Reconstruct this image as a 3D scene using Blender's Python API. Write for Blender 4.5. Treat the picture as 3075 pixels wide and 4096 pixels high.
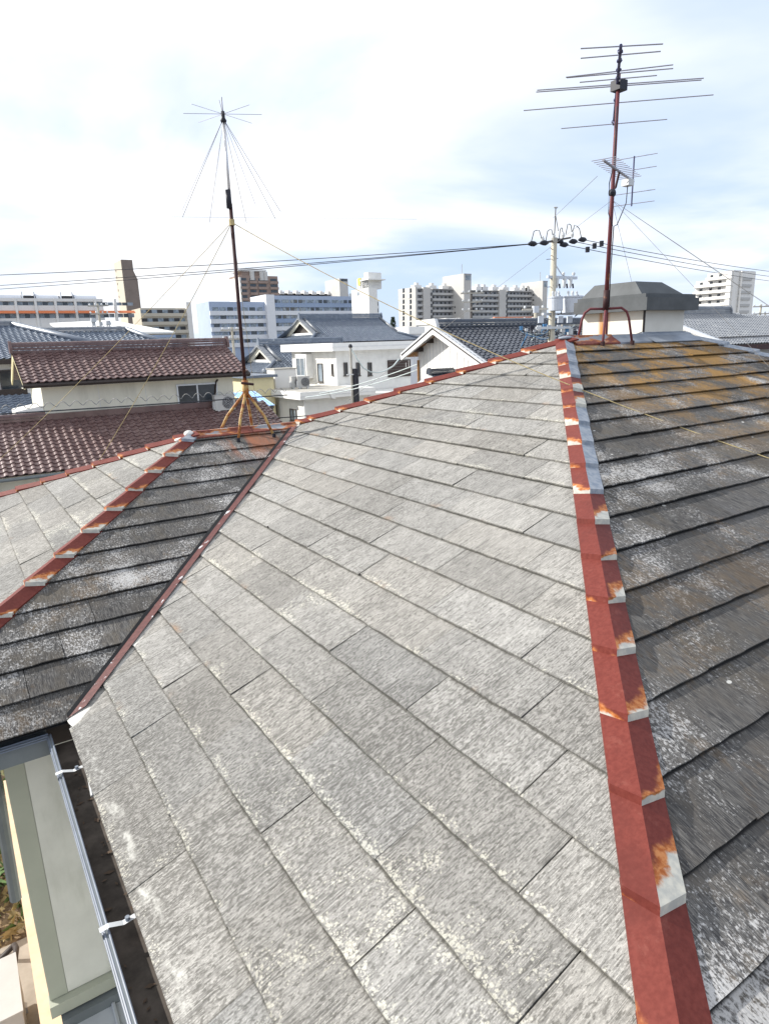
import bpy, math, random
from mathutils import Vector, Matrix
R = math.radians
random.seed(7)
for o in list(bpy.data.objects): bpy.data.objects.remove(o)
scn = bpy.context.scene
COL = scn.collection

# ------------------------------------------------------------------ camera
# World: origin at the apex of the near slate roof, X along its ridge, Y away, Z up. Ground at z = GZ.
GZ = -7.5
W, H, FPX = 3075.0, 4096.0, 2630.56
CAM = Vector((-4.7106, -4.2067, 0.0387))
YAW, PIT, ROL = 0.57550, 0.25129, -0.03220
FW = Vector((math.sin(YAW)*math.cos(PIT), math.cos(YAW)*math.cos(PIT), -math.sin(PIT)))
_r = Vector((math.cos(YAW), -math.sin(YAW), 0)); _u = _r.cross(FW)
RT = _r*math.cos(ROL) + _u*math.sin(ROL)
UP = -_r*math.sin(ROL) + _u*math.cos(ROL)
cd = bpy.data.cameras.new('camera'); cam = bpy.data.objects.new('camera', cd); COL.objects.link(cam)
cd.sensor_fit = 'HORIZONTAL'; cd.sensor_width = 36; cd.lens = FPX/W*36
cd.clip_start = .05; cd.clip_end = 6000
m = Matrix((RT, UP, -FW)).transposed().to_4x4(); m.translation = CAM; cam.matrix_world = m
scn.camera = cam
scn.render.resolution_x = 768; scn.render.resolution_y = 1024

# ------------------------------------------------------------------ light
SUN_EL = R(30.0)
SUN = Vector((-.69*math.cos(SUN_EL)/.9972, .72*math.cos(SUN_EL)/.9972, math.sin(SUN_EL)))
sl = bpy.data.lights.new('sun', 'SUN'); sl.energy = 5.0; sl.angle = R(.55); sl.color = (1, .955, .88)
so = bpy.data.objects.new('sun', sl); COL.objects.link(so); so.rotation_euler = SUN.to_track_quat('Z', 'Y').to_euler()
so.location = (-20, 20, 30)
wd = bpy.data.worlds.new('World'); scn.world = wd; wd.use_nodes = True
wn = wd.node_tree; wn.nodes.clear()
def wnode(t, **k):
    n = wn.nodes.new(t)
    for a, b in k.items(): setattr(n, a, b)
    return n
wo = wnode('ShaderNodeOutputWorld'); bg = wnode('ShaderNodeBackground'); bg.inputs[1].default_value = .1
wn.links.new(bg.outputs[0], wo.inputs[0])
sky = wnode('ShaderNodeTexSky', sky_type='NISHITA', sun_disc=False, sun_elevation=SUN_EL,
            sun_rotation=math.atan2(SUN.x, SUN.y), air_density=1.0, dust_density=.6, ozone_density=1.5)
tc = wnode('ShaderNodeTexCoord'); sx = wnode('ShaderNodeSeparateXYZ'); wn.links.new(tc.outputs['Generated'], sx.inputs[0])
def wmath(op, a, b=None, c=None):
    n = wnode('ShaderNodeMath', operation=op)
    for i, v in enumerate((a, b, c)):
        if v is None: continue
        if isinstance(v, (int, float)): n.inputs[i].default_value = v
        else: wn.links.new(v, n.inputs[i])
    return n.outputs[0]
zc = wmath('ADD', wmath('MAXIMUM', sx.outputs[2], 0), .16)
cx = wnode('ShaderNodeCombineXYZ')
wn.links.new(wmath('DIVIDE', sx.outputs[0], zc), cx.inputs[0]); wn.links.new(wmath('DIVIDE', sx.outputs[1], zc), cx.inputs[1])
n1 = wnode('ShaderNodeTexNoise'); n1.inputs['Scale'].default_value = .62; n1.inputs['Detail'].default_value = 6; n1.inputs['Roughness'].default_value = .5
n1.inputs['Distortion'].default_value = .35
mp = wnode('ShaderNodeMapping'); mp.inputs['Location'].default_value = (6.4, 1.7, 0); wn.links.new(cx.outputs[0], mp.inputs[0])
wn.links.new(mp.outputs[0], n1.inputs['Vector'])
rp = wnode('ShaderNodeValToRGB'); rp.color_ramp.elements[0].position = .31; rp.color_ramp.elements[1].position = .58
rp.color_ramp.interpolation = 'EASE'
sd = wmath('ADD', wmath('MULTIPLY', sx.outputs[0], SUN.x), wmath('MULTIPLY', sx.outputs[1], SUN.y))
cf_ = wmath('ADD', wmath('ADD', n1.outputs[0], wmath('MULTIPLY', wmath('SUBTRACT', sx.outputs[2], .26), .42)), wmath('MULTIPLY', wmath('SUBTRACT', sd, .10), .26))
wn.links.new(cf_, rp.inputs[0])
n2 = wnode('ShaderNodeTexNoise'); n2.inputs['Scale'].default_value = 1.3; n2.inputs['Detail'].default_value = 5; wn.links.new(mp.outputs[0], n2.inputs['Vector'])
cr = wnode('ShaderNodeValToRGB'); cr.color_ramp.elements[0].position = .3; cr.color_ramp.elements[1].position = .62
cr.color_ramp.elements[0].color = (7.2, 7.7, 8.5, 1); cr.color_ramp.elements[1].color = (9.2, 9.3, 9.5, 1)
wn.links.new(n2.outputs[0], cr.inputs[0])
# thin high veil brightens the whole blue sky, as on a milky winter day
veil = wnode('ShaderNodeMix', data_type='RGBA'); veil.inputs[0].default_value = .80
wn.links.new(sky.outputs[0], veil.inputs[6]); veil.inputs[7].default_value = (5.2, 6.45, 8.7, 1)
mx = wnode('ShaderNodeMix', data_type='RGBA')
wn.links.new(rp.outputs[0], mx.inputs[0]); wn.links.new(veil.outputs[2], mx.inputs[6]); wn.links.new(cr.outputs[0], mx.inputs[7])
wn.links.new(mx.outputs[2], bg.inputs[0])
vs = scn.view_settings; vs.view_transform = 'Standard'; vs.look = 'None'; vs.gamma = 1; vs.use_curve_mapping = False
vs.exposure = .44
try: scn.cycles.max_bounces = 6; scn.cycles.diffuse_bounces = 3
except Exception: pass

# ------------------------------------------------------------------ point helpers (survey of the photograph)
SC = 3075/1661.0
def ray(x, y):
    return FW + RT*((x*SC - W/2)/FPX) + UP*((H/2 - y*SC)/FPX)
def at(x, y, Y): d = ray(x, y); return CAM + d*((Y-CAM.y)/d.y)
def atX(x, y, X): d = ray(x, y); return CAM + d*((X-CAM.x)/d.x)
def atZ(x, y, Z): d = ray(x, y); return CAM + d*((Z-CAM.z)/d.z)
def z1(a, b): return (0 + a/1.661)/SC, (950 + b/1.661)/SC
def z2(a, b): return (900 + a/1.661)/SC, (950 + b/1.661)/SC
def z3(a, b): return (1500 + a/1.661)/SC, (950 + b/1.661)/SC
def seen(p, mar=.03):
    d = Vector(p)-CAM; z = d.dot(FW)
    if z < .1: return False, 1e9
    x = d.dot(RT)/z*FPX/W; y = d.dot(UP)/z*FPX/H
    return abs(x) < .5+mar and abs(y) < .5+mar, d.length

# ------------------------------------------------------------------ mesh helpers
class MB:
    def __init__(s): s.v = []; s.f = []; s.at = {}
    def face(s, pts):
        b = len(s.v); s.v += [tuple(p) for p in pts]; s.f.append(tuple(range(b, b+len(pts)))); return s
    def box(s, a, b):
        x0, y0, z0 = [min(p, q) for p, q in zip(a, b)]; x1, y1, z1_ = [max(p, q) for p, q in zip(a, b)]
        k = len(s.v)
        s.v += [(x0,y0,z0),(x1,y0,z0),(x1,y1,z0),(x0,y1,z0),(x0,y0,z1_),(x1,y0,z1_),(x1,y1,z1_),(x0,y1,z1_)]
        s.f += [tuple(k+i for i in q) for q in ((0,3,2,1),(4,5,6,7),(0,1,5,4),(1,2,6,5),(2,3,7,6),(3,0,4,7))]
        return s
    def obox(s, c, ax, hs):   # oriented box: centre, three unit axes, half sizes
        c = Vector(c); k = len(s.v)
        for sz in (-1, 1):
            for sx_, sy in ((-1,-1),(1,-1),(1,1),(-1,1)):
                s.v.append(tuple(c + ax[0]*hs[0]*sx_ + ax[1]*hs[1]*sy + ax[2]*hs[2]*sz))
        s.f += [tuple(k+i for i in q) for q in ((0,3,2,1),(4,5,6,7),(0,1,5,4),(1,2,6,5),(2,3,7,6),(3,0,4,7))]
        return s
    def tube(s, pts, r, n=6, cap=True):
        pts = [Vector(p) for p in pts]; rs = r if isinstance(r, (list, tuple)) else [r]*len(pts)
        k = len(s.v); ref = None
        for i, p in enumerate(pts):
            t = (pts[min(i+1, len(pts)-1)] - pts[max(i-1, 0)]).normalized()
            if ref is None: ref = Vector((0,0,1)) if abs(t.z) < .9 else Vector((1,0,0))
            a = t.cross(ref).normalized(); b = t.cross(a).normalized()
            for j in range(n):
                an = 2*math.pi*j/n; s.v.append(tuple(p + a*math.cos(an)*rs[i] + b*math.sin(an)*rs[i]))
        for i in range(len(pts)-1):
            for j in range(n):
                j2 = (j+1) % n; s.f.append((k+i*n+j, k+i*n+j2, k+(i+1)*n+j2, k+(i+1)*n+j))
        if cap:
            s.f.append(tuple(k+j for j in range(n))[::-1]); s.f.append(tuple(k+(len(pts)-1)*n+j for j in range(n)))
        return s
    def prism(s, poly, d):    # polygon extruded by vector d
        k = len(s.v); n = len(poly); d = Vector(d)
        s.v += [tuple(p) for p in poly] + [tuple(Vector(p)+d) for p in poly]
        s.f.append(tuple(range(k, k+n))); s.f.append(tuple(range(k+2*n-1, k+n-1, -1)))
        for i in range(n):
            j = (i+1) % n; s.f.append((k+i, k+n+i, k+n+j, k+j))
        return s
    def mesh(s, name, mat, org=(0,0,0), smooth=False):
        me = bpy.data.meshes.new(name); o = Vector(org)
        me.from_pydata([tuple(Vector(v)-o) for v in s.v], [], s.f)
        if mat: me.materials.append(M[mat] if isinstance(mat, str) else mat)
        for nm, vals in s.at.items():
            if isinstance(vals[0], (tuple, list)):
                a = me.attributes.new(nm, 'FLOAT_VECTOR', 'POINT'); a.data.foreach_set('vector', [c for v in vals for c in v])
            else:
                a = me.attributes.new(nm, 'FLOAT', 'POINT'); a.data.foreach_set('value', vals)
        if smooth: me.polygons.foreach_set('use_smooth', [True]*len(me.polygons))
        me.update(); return me
def root(name, loc, label=None, cat=None, group=None):
    o = bpy.data.objects.new(name, None); o.location = loc; o.empty_display_size = .2; COL.objects.link(o)
    if label: o['label'] = label; o['category'] = cat
    if group: o['group'] = group
    return o
def base(o):   # world location of a thing (parts sit at the thing's origin)
    while o.parent: o = o.parent
    return Vector(o.location)
def part(name, mb, mat, parent, smooth=False, kind=None, label=None):
    o = bpy.data.objects.new(name, mb.mesh(name, mat, base(parent), smooth)); o.parent = parent; COL.objects.link(o)
    if kind: o['kind'] = kind
    if label: o['label'] = label
    return o
def thing(name, mb, mat, loc, label, cat, group=None, kind=None, smooth=False):
    o = bpy.data.objects.new(name, mb.mesh(name, mat, loc, smooth)); o.location = loc; COL.objects.link(o)
    if kind: o['kind'] = kind
    if label: o['label'] = label
    if cat: o['category'] = cat
    if group: o['group'] = group
    return o
def box(a, b): return MB().box(a, b)

# ------------------------------------------------------------------ materials
M = {}
class NT:
    def __init__(s, name, rough=.85, metal=0):
        s.m = bpy.data.materials.new(name); s.m.use_nodes = True; s.t = s.m.node_tree; s.t.nodes.clear()
        s.o = s.t.nodes.new('ShaderNodeOutputMaterial'); s.b = s.t.nodes.new('ShaderNodeBsdfPrincipled')
        s.t.links.new(s.b.outputs[0], s.o.inputs[0]); s.b.inputs['Roughness'].default_value = rough; s.b.inputs['Metallic'].default_value = metal
        s.b.inputs['Specular IOR Level'].default_value = .3
        M[name] = s.m
    def n(s, t, **k):
        x = s.t.nodes.new(t)
        for a, b in k.items(): setattr(x, a, b)
        return x
    def put(s, sock, v):
        if isinstance(v, bpy.types.NodeSocket): s.t.links.new(v, sock)
        elif isinstance(v, (tuple, list)) and len(v) == 3 and sock.type == 'RGBA': sock.default_value = (*v, 1)
        else: sock.default_value = v
    def attr(s, name, vec=False):
        a = s.n('ShaderNodeAttribute', attribute_name=name); return a.outputs['Vector' if vec else 'Fac']
    def pos(s): return s.n('ShaderNodeNewGeometry').outputs['Position']
    def obj(s): return s.n('ShaderNodeTexCoord').outputs['Object']
    def rnd(s): return s.n('ShaderNodeObjectInfo').outputs['Random']
    def sep(s, v):
        x = s.n('ShaderNodeSeparateXYZ'); s.put(x.inputs[0], v); return x.outputs
    def comb(s, a, b, c):
        x = s.n('ShaderNodeCombineXYZ')
        for i, v in enumerate((a, b, c)): s.put(x.inputs[i], v)
        return x.outputs[0]
    def map(s, v, scale=(1,1,1), loc=(0,0,0)):
        x = s.n('ShaderNodeMapping'); s.put(x.inputs[0], v); x.inputs['Scale'].default_value = scale; x.inputs['Location'].default_value = loc; return x.outputs[0]
    def noise(s, v, sc=1, det=3, ro=.5, dist=0):
        x = s.n('ShaderNodeTexNoise'); s.put(x.inputs['Vector'], v)
        for k, q in (('Scale', sc), ('Detail', det), ('Roughness', ro), ('Distortion', dist)): x.inputs[k].default_value = q
        return x.outputs[0]
    def voro(s, v, sc=1, rand=1):
        x = s.n('ShaderNodeTexVoronoi'); s.put(x.inputs['Vector'], v); x.inputs['Scale'].default_value = sc; x.inputs['Randomness'].default_value = rand; return x.outputs['Distance']
    def mth(s, op, a, b=0, c=None, clamp=False):
        x = s.n('ShaderNodeMath', operation=op); x.use_clamp = clamp; s.put(x.inputs[0], a); s.put(x.inputs[1], b)
        if c is not None: s.put(x.inputs[2], c)
        return x.outputs[0]
    def ss(s, v, a, b, lo=0, hi=1):
        x = s.n('ShaderNodeMapRange', interpolation_type='SMOOTHSTEP'); s.put(x.inputs[0], v)
        for i, q in enumerate((a, b, lo, hi)): s.put(x.inputs[i+1], q)
        return x.outputs[0]
    def mix(s, f, a, b):
        x = s.n('ShaderNodeMix', data_type='RGBA'); s.put(x.inputs[0], f); s.put(x.inputs[6], a); s.put(x.inputs[7], b); return x.outputs[2]
    def mul(s, a, b):
        x = s.n('ShaderNodeMix', data_type='RGBA', blend_type='MULTIPLY'); x.inputs[0].default_value = 1; s.put(x.inputs[6], a); s.put(x.inputs[7], b); return x.outputs[2]
    def grey(s, f): return s.comb(f, f, f)
    def col(s, v): s.put(s.b.inputs['Base Color'], v); return s
    def rough(s, v): s.put(s.b.inputs['Roughness'], v); return s
    def bump(s, h, st=.3, d=.01):
        x = s.n('ShaderNodeBump'); s.put(x.inputs['Height'], h); x.inputs['Strength'].default_value = st; x.inputs['Distance'].default_value = d
        s.t.links.new(x.outputs[0], s.b.inputs['Normal']); return s

def plain(name, c, rough=.8, metal=0, var=.12, sc=6.0, dirt=None):
    t = NT(name, rough, metal); p = t.pos()
    f = t.noise(p, sc, 5, .6); k = t.ss(f, .25, .75, 1-var, 1+var)
    c2 = t.mul((*c,), t.grey(k))
    if dirt: c2 = t.mix(t.ss(t.noise(t.map(p, (1,1,.25)), sc*.6, 6, .65), .5, .75, 0, .55), c2, dirt)
    t.col(c2); return t

def slate_mat(name, light):
    t = NT(name, .92); st = t.attr('st', True); u, v, rn = t.sep(st); P = t.pos(); X, Y, Z = t.sep(P)
    ed = t.attr('edge')                       # metres up from the butt edge
    g1 = t.noise(t.comb(t.mth('MULTIPLY', u, 190), t.mth('MULTIPLY', v, 20), rn), 1, 3, .6)      # wood-grain striation
    g2 = t.noise(t.comb(t.mth('MULTIPLY', u, 260), t.mth('MULTIPLY', v, 16), rn), 1, 2, .5)
    sp = t.noise(t.comb(t.mth('MULTIPLY', u, 125), t.mth('MULTIPLY', v, 52), rn), 1, 3, .6)         # specks
    bl = t.noise(t.comb(t.mth('MULTIPLY', u, 9), t.mth('MULTIPLY', v, 6), rn), 1, 5, .6)
    big = t.noise(P, .9, 4, .6)
    li = t.noise(t.comb(t.mth('MULTIPLY', u, 85), t.mth('MULTIPLY', v, 75), t.mth('ADD', rn, 9)), 1, 2, .5)
    rw = t.n('ShaderNodeTexWhiteNoise', noise_dimensions='1D'); t.put(rw.inputs['W'], rn); rv = rw.outputs[0]
    if light:
        su = t.mth('ABSOLUTE', t.attr('su'))
        fi = t.noise(t.comb(t.mth('MULTIPLY', u, 380), t.mth('MULTIPLY', v, 160), rn), 1, 2, .5)
        c = t.mix(t.ss(g1, .34, .64), (.196,.192,.184), (.350,.343,.328)); c = t.mix(t.ss(fi, .35, .65, .45, 0), c, (.115,.111,.104)); c = t.mix(t.ss(fi, .58, .72, 0, .55), c, (.44,.43,.405))
        gv = t.noise(t.comb(t.mth('MULTIPLY', u, 105), t.mth('MULTIPLY', v, 1.3), rn), 1, 2, .45)              # long pressed grooves
        c = t.mix(t.mth('MULTIPLY', t.ss(t.mth('ABSOLUTE', t.mth('SUBTRACT', gv, .5)), .012, .035, 1, 0), t.ss(t.noise(t.comb(t.mth('MULTIPLY', u, 30), t.mth('MULTIPLY', v, 12), rn), 1, 2), .35, .6, .1, .75)), c, (.075,.073,.07))
        c = t.mix(t.ss(bl, .40, .75, 0, .4), c, (.375,.367,.350))
        lowg = t.ss(X, -3.0, -4.5); dk = t.mth('ADD', t.noise(P, .75, 3, .55), t.mth('MULTIPLY', lowg, .16))                                            # whole areas with more dark growth
        c = t.mix(t.ss(t.mth('ADD', sp, t.mth('MULTIPLY', t.mth('SUBTRACT', dk, .5), .30)), .53, .63, 0, .68), c, (.085,.082,.075))
        da = t.noise(t.comb(t.mth('MULTIPLY', u, 62), t.mth('MULTIPLY', v, 24), t.mth('ADD', rn, 4)), 1, 3, .6)
        c = t.mix(t.ss(t.mth('ADD', da, t.mth('MULTIPLY', t.mth('SUBTRACT', dk, .5), .35)), .57, .70, 0, .42), c, (.10,.097,.09))
        # lichen: small rounded colonies, gathered in drifts and along the butts
        wob = t.n('ShaderNodeVectorMath', operation='ADD'); t.put(wob.inputs[0], P); nn = t.n('ShaderNodeTexNoise'); t.put(nn.inputs['Vector'], P); nn.inputs['Scale'].default_value = 60
        sc_ = t.n('ShaderNodeVectorMath', operation='SCALE'); t.put(sc_.inputs[0], nn.outputs['Color']); sc_.inputs['Scale'].default_value = .012; t.put(wob.inputs[1], sc_.outputs[0])
        near = t.ss(ed, .0, .06, .20, 0)
        pat = t.noise(t.map(P, (1,1,1), (3,7,0)), 1.5, 4, .62)
        dens = t.mth('ADD', near, t.mth('MULTIPLY', t.mth('SUBTRACT', t.mth('ADD', pat, t.mth('MULTIPLY', lowg, .07)), .49), 1.2))
        for vs_, rad, am in ((36, .40, .5), (62, .46, .65), (125, .42, .65)):
            vd_ = t.voro(wob.outputs[0], vs_, 1)
            rr_ = t.mth('MULTIPLY', t.ss(t.mth('ADD', dens, t.mth('MULTIPLY', t.mth('SUBTRACT', t.noise(P, 9, 3, .6), .5), .5)), .02, .40), rad)
            c = t.mix(t.mth('MULTIPLY', t.ss(t.mth('SUBTRACT', rr_, vd_), -.03, .12), am), c, t.mix(fi, (.40,.39,.33), (.60,.585,.52)))
        # grime packed under the butt of the course above, on the butt edge and in the side joints
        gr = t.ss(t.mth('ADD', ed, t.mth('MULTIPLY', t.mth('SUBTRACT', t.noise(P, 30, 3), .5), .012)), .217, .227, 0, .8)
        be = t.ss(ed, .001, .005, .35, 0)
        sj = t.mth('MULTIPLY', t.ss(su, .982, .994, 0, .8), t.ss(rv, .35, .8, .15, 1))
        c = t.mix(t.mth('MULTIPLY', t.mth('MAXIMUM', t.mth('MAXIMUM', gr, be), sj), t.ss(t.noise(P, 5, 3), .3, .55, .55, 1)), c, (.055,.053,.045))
        # patchy chalky edge line along the eave and beside the valley
        ln = t.noise(P, 14, 3, .6)
        ev = t.mth('MULTIPLY', t.ss(t.mth('ADD', X, t.mth('MULTIPLY', t.mth('SUBTRACT', ln, .5), .07)), -4.42, -4.385, 1, 0), t.ss(X, -4.452, -4.425, 0, 1))
        ev = t.mth('MULTIPLY', ev, t.ss(t.mth('MULTIPLY', Y, -1), .75, .8)); ev = t.mth('MULTIPLY', ev, t.ss(t.noise(t.map(P,(6,2.6,1)), 2.0, 5, .7), .48, .66, 0, .65))
        vd = t.mth('SUBTRACT', t.mth('SUBTRACT', X, Y), -3.662)      # plan distance from the valley line
        va = t.mth('MULTIPLY', t.ss(t.mth('ADD', vd, t.mth('MULTIPLY', t.mth('SUBTRACT', ln, .5), .07)), .105, .135, 1, 0), t.ss(X, -4.6, -4.4, 0, 1))
        va = t.mth('MULTIPLY', t.mth('MULTIPLY', va, t.ss(vd, -.05, .02)), t.ss(t.noise(P, 3.1, 3, .5), .34, .5))
        c = t.mix(t.mth('MAXIMUM', ev, va), c, (.58,.58,.55))
        # rusty tint under a few joints
        c = t.mix(t.mth('MULTIPLY', t.ss(ed, .0, .05, .5, 0), t.ss(t.noise(P, 2.3, 4, .6), .60, .72)), c, (.33,.19,.10))
        lo, hi = .87, 1.13
        rw2 = t.n('ShaderNodeTexWhiteNoise', noise_dimensions='1D'); t.put(rw2.inputs['W'], t.mth('ADD', rn, 17.3)); c = t.mul(c, t.mix(rw2.outputs[0], (1.015,1.0,.975), (.985,.997,1.01)))
        bh = .5
    else:
        c = t.mix(t.ss(g1, .34, .66), (.036,.036,.038), (.140,.135,.128))
        c = t.mix(t.ss(bl, .42, .66, 0, .75), c, t.mix(t.ss(big, .35, .65), (.10,.086,.068), (.098,.098,.102)))
        c = t.mix(t.ss(g2, .50, .68, 0, .5), c, (.035,.035,.037))
        wl = t.noise(t.comb(t.mth('MULTIPLY', u, 150), t.mth('MULTIPLY', v, 62), rn), 1, 5, .7)
        wl = t.mth('ADD', t.mth('MULTIPLY', wl, .55), t.mth('MULTIPLY', t.noise(P, 70, 5, .72), .45))
        wp = t.mth('ADD', wl, t.mth('MULTIPLY', t.mth('SUBTRACT', t.noise(P, 2.4, 4, .6), .5), .55))
        c = t.mix(t.ss(wp, .52, .63, 0, .8), c, (.46,.455,.45))
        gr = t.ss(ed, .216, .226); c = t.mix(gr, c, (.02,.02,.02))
        br = t.mth('ADD', t.mth('MULTIPLY', t.noise(P, 1.7, 4, .6, .4), .6), t.mth('MULTIPLY', t.noise(t.comb(t.mth('MULTIPLY', u, 26), t.mth('MULTIPLY', v, 12), rn), 1, 5, .7), .4))
        c = t.mix(t.ss(br, .52, .64, 0, .45), c, t.mix(g1, (.10,.070,.040), (.20,.135,.075)))
        # orange lichen high on the main slope, left of the vent tower
        oz = t.mth('MULTIPLY', t.ss(Y, -2.3, -.7), t.mth('MULTIPLY', t.ss(X, -1.15, .15), t.ss(X, 1.5, 2.9, 1, 0)))
        on = t.mth('ADD', t.noise(P, 3.0, 6, .66, .3), t.mth('MULTIPLY', t.mth('SUBTRACT', sp, .5), .5))
        c = t.mix(t.mth('MULTIPLY', oz, t.ss(on, .42, .57, 0, .95)), c, t.mix(g1, (.15,.080,.024), (.36,.21,.06)))
        # rust washed down from the wing ridge cap
        rz = t.mth('MULTIPLY', t.ss(Y, 1.15, 1.62), t.mth('MULTIPLY', t.ss(X, -2.75, -2.55), t.ss(X, -2.1, -1.75, 1, 0)))
        rs = t.noise(t.map(P, (9, 1.2, 1)), 1, 4, .6)
        c = t.mix(t.mth('MULTIPLY', rz, t.ss(rs, .38, .62, 0, .85)), c, (.26,.10,.052))
        # faint bird-drop spots
        dv = t.voro(t.map(P, (1, 1.7, 1)), 3.2, 1)
        c = t.mix(t.ss(dv, .035, .05, .8, 0), c, (.6,.6,.57))
        lo, hi = .80, 1.2
        bh = .6
    c = t.mul(c, t.grey(t.ss(rv, 0, 1, lo, hi)))
    t.col(c)
    h = t.mth('ADD', t.mth('MULTIPLY', g1, .7), t.mth('ADD', t.mth('MULTIPLY', g2, .3), t.mth('MULTIPLY', sp, .5)))
    t.bump(h, bh, .006)
slate_mat('slate_pale', True); slate_mat('slate_dark', False)

def cap_mat():
    t = NT('cap_red', .5); P = t.pos(); st = t.attr('st', True); s_, l_, rn = t.sep(st)   # s_: side across, l_: metres up from the lower end
    wear = t.attr('wear')
    n = t.noise(P, 9, 5, .58, .15); n2_ = t.noise(P, 60, 3, .6)
    ac = t.mth('SUBTRACT', t.mth('ABSOLUTE', t.mth('SUBTRACT', s_, 1.5)), .5)          # 0 at the crest, 1 at the outer edge
    d = t.mth('ADD', t.mth('SUBTRACT', wear, t.mth('MULTIPLY', l_, 3.0)), t.mth('ADD', t.mth('MULTIPLY', t.mth('SUBTRACT', n, .5), .95), t.mth('MULTIPLY', t.mth('SUBTRACT', ac, .5), .22)))
    red = t.mix(t.ss(n2_, .3, .7), (.118,.0235,.018), (.152,.034,.026))
    red = t.mix(t.ss(t.noise(P, 4, 5, .65), .48, .7, 0, .5), red, (.080,.018,.015))
    red = t.mix(t.ss(t.noise(t.map(P, (1,1,3)), 14, 5, .7), .56, .72, 0, .35), red, (.22,.075,.058))      # chalky fading
    rust = t.mix(t.ss(n2_, .35, .65), (.30,.085,.02), (.46,.19,.07))
    zinc = t.mix(t.ss(t.noise(P, 23, 4, .6), .35, .65), (.20,.235,.29), (.33,.355,.39))
    pale = t.mix(t.ss(t.noise(P, 23, 4, .6), .35, .65), (.40,.40,.37), (.55,.53,.46))
    zinc = t.mix(t.ss(wear, .6, .75), pale, zinc)
    c = t.mix(t.ss(d, -.17, .0), red, rust); c = t.mix(t.ss(d, .03, .14), c, zinc)
    t.col(c); t.b.inputs['Specular IOR Level'].default_value = .16
    t.rough(t.ss(d, 0, .1, .55, .38)); t.bump(t.noise(P, 45, 3, .6), .12, .004)
cap_mat()
def rustpaint(name, paint, amt=.55, sc=9):
    t = NT(name, .6); P = t.pos(); n = t.noise(P, sc, 5, .65); n2_ = t.noise(P, sc*6, 3, .6)
    rust = t.mix(t.ss(n2_, .3, .7), (.17,.045,.015), (.42,.17,.05))
    t.col(t.mix(t.ss(n, amt-.06, amt+.05), paint, rust)).bump(n2_, .15, .003)
rustpaint('rust_pipe', (.042,.017,.018), .66, 7); rustpaint('rust_leg', (.48,.33,.13), .50, 12); rustpaint('red_pipe', (.13,.035,.042), .66, 5)

t = NT('ridge_rust', .5); P = t.pos(); n = t.noise(t.map(P, (1,2.5,2.5)), 3.2, 5, .62); n2_ = t.noise(P, 40, 3, .6)
c = t.mix(t.ss(n2_, .3, .7), (.13,.028,.02), (.19,.05,.033)); c = t.mix(t.ss(n, .50, .55), c, (.40,.15,.045)); c = t.mix(t.ss(n, .55, .60), c, (.27,.29,.32)); t.col(c)
t = NT('zinc', .42); P = t.pos(); t.col(t.mix(t.ss(t.noise(P, 5, 5, .6), .3, .7), (.17,.20,.25), (.27,.30,.345))).bump(t.noise(P, 12, 3), .1, .01)
t = NT('valley_metal', .5); P = t.pos(); wv = t.noise(P, 9, 5, .65)
t.col(t.mix(t.ss(wv, .61, .66), t.mix(t.ss(t.noise(P, 40, 3), .3, .7), (.072,.022,.022), (.110,.038,.035)), (.52,.54,.57)))
plain('black_edge', (.02,.02,.021), .6)
plain('caulk', (.72,.72,.69), .6, var=.08, sc=30)
t = plain('hood_metal', (.092,.100,.107), .6, 0, .15, 7); t.b.inputs['Specular IOR Level'].default_value = .15
t = NT('tower_panel', .7); P = t.pos(); x_, y_, zz_ = t.sep(P)
st_ = t.mth('MULTIPLY', t.ss(t.mth('ABSOLUTE', t.mth('SUBTRACT', y_, .50)), .03, .09, 1, 0), t.ss(t.noise(t.map(P, (1, 14, 2.2)), 1.6, 4, .6), .36, .52))
t.col(t.mix(t.mth('MULTIPLY', st_, t.ss(x_, 1.22, 1.18)), t.mix(t.noise(P, 9, 4), (.62,.60,.54), (.74,.725,.67)), (.46,.21,.06)))
plain('white_wall', (.76,.755,.73), .8, var=.05, sc=2, dirt=(.55,.54,.50))
plain('ac_white', (.46,.46,.45), .6, var=.05, sc=4)
plain('white_paint', (.80,.80,.785), .6, var=.04, sc=3)
plain('shade_white', (.66,.67,.69), .8, var=.05, sc=1.5, dirt=(.5,.5,.5))
plain('cream_wall', (.70,.68,.585), .85, var=.05, sc=1.6, dirt=(.42,.41,.35))
plain('yellow_wall', (.72,.64,.40), .85, var=.06, sc=3)
plain('pale_green', (.70,.705,.64), .6, var=.06, sc=5, dirt=(.44,.45,.37))
plain('pale_green2', (.43,.45,.37), .6, var=.05, sc=4)
plain('peach', (.62,.47,.33), .85, var=.12, sc=5)
plain('grey_gutter', (.155,.175,.185), .45, var=.1, sc=6)
plain('gutter_lip', (.15,.175,.22), .35, var=.15, sc=9)
plain('gutter_dirt', (.085,.072,.062), .95, var=.45, sc=9)
plain('wood', (.30,.16,.07), .8, var=.3, sc=20)
plain('concrete', (.40,.385,.35), .9, var=.18, sc=3, dirt=(.22,.21,.19))
plain('dark_fascia', (.045,.035,.032), .6)
plain('window_frame', (.62,.64,.66), .4, .3, .04)
plain('dark_frame', (.10,.09,.085), .5)
plain('shutter_brown', (.065,.045,.042), .7)
plain('insul_black', (.018,.02,.03), .5)
plain('porcelain', (.58,.60,.62), .3)
plain('transformer', (.52,.56,.63), .4, var=.05)
plain('silver', (.62,.62,.64), .35, .5, .05)
plain('alu_rod', (.32,.32,.37), .45, .3, .05)
plain('antenna_blue', (.055,.06,.13), .5)
plain('rope', (.44,.36,.19), .9, var=.3, sc=40)
plain('wire', (.035,.037,.045), .6)
plain('thin_wire', (.22,.22,.22), .6)
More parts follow.
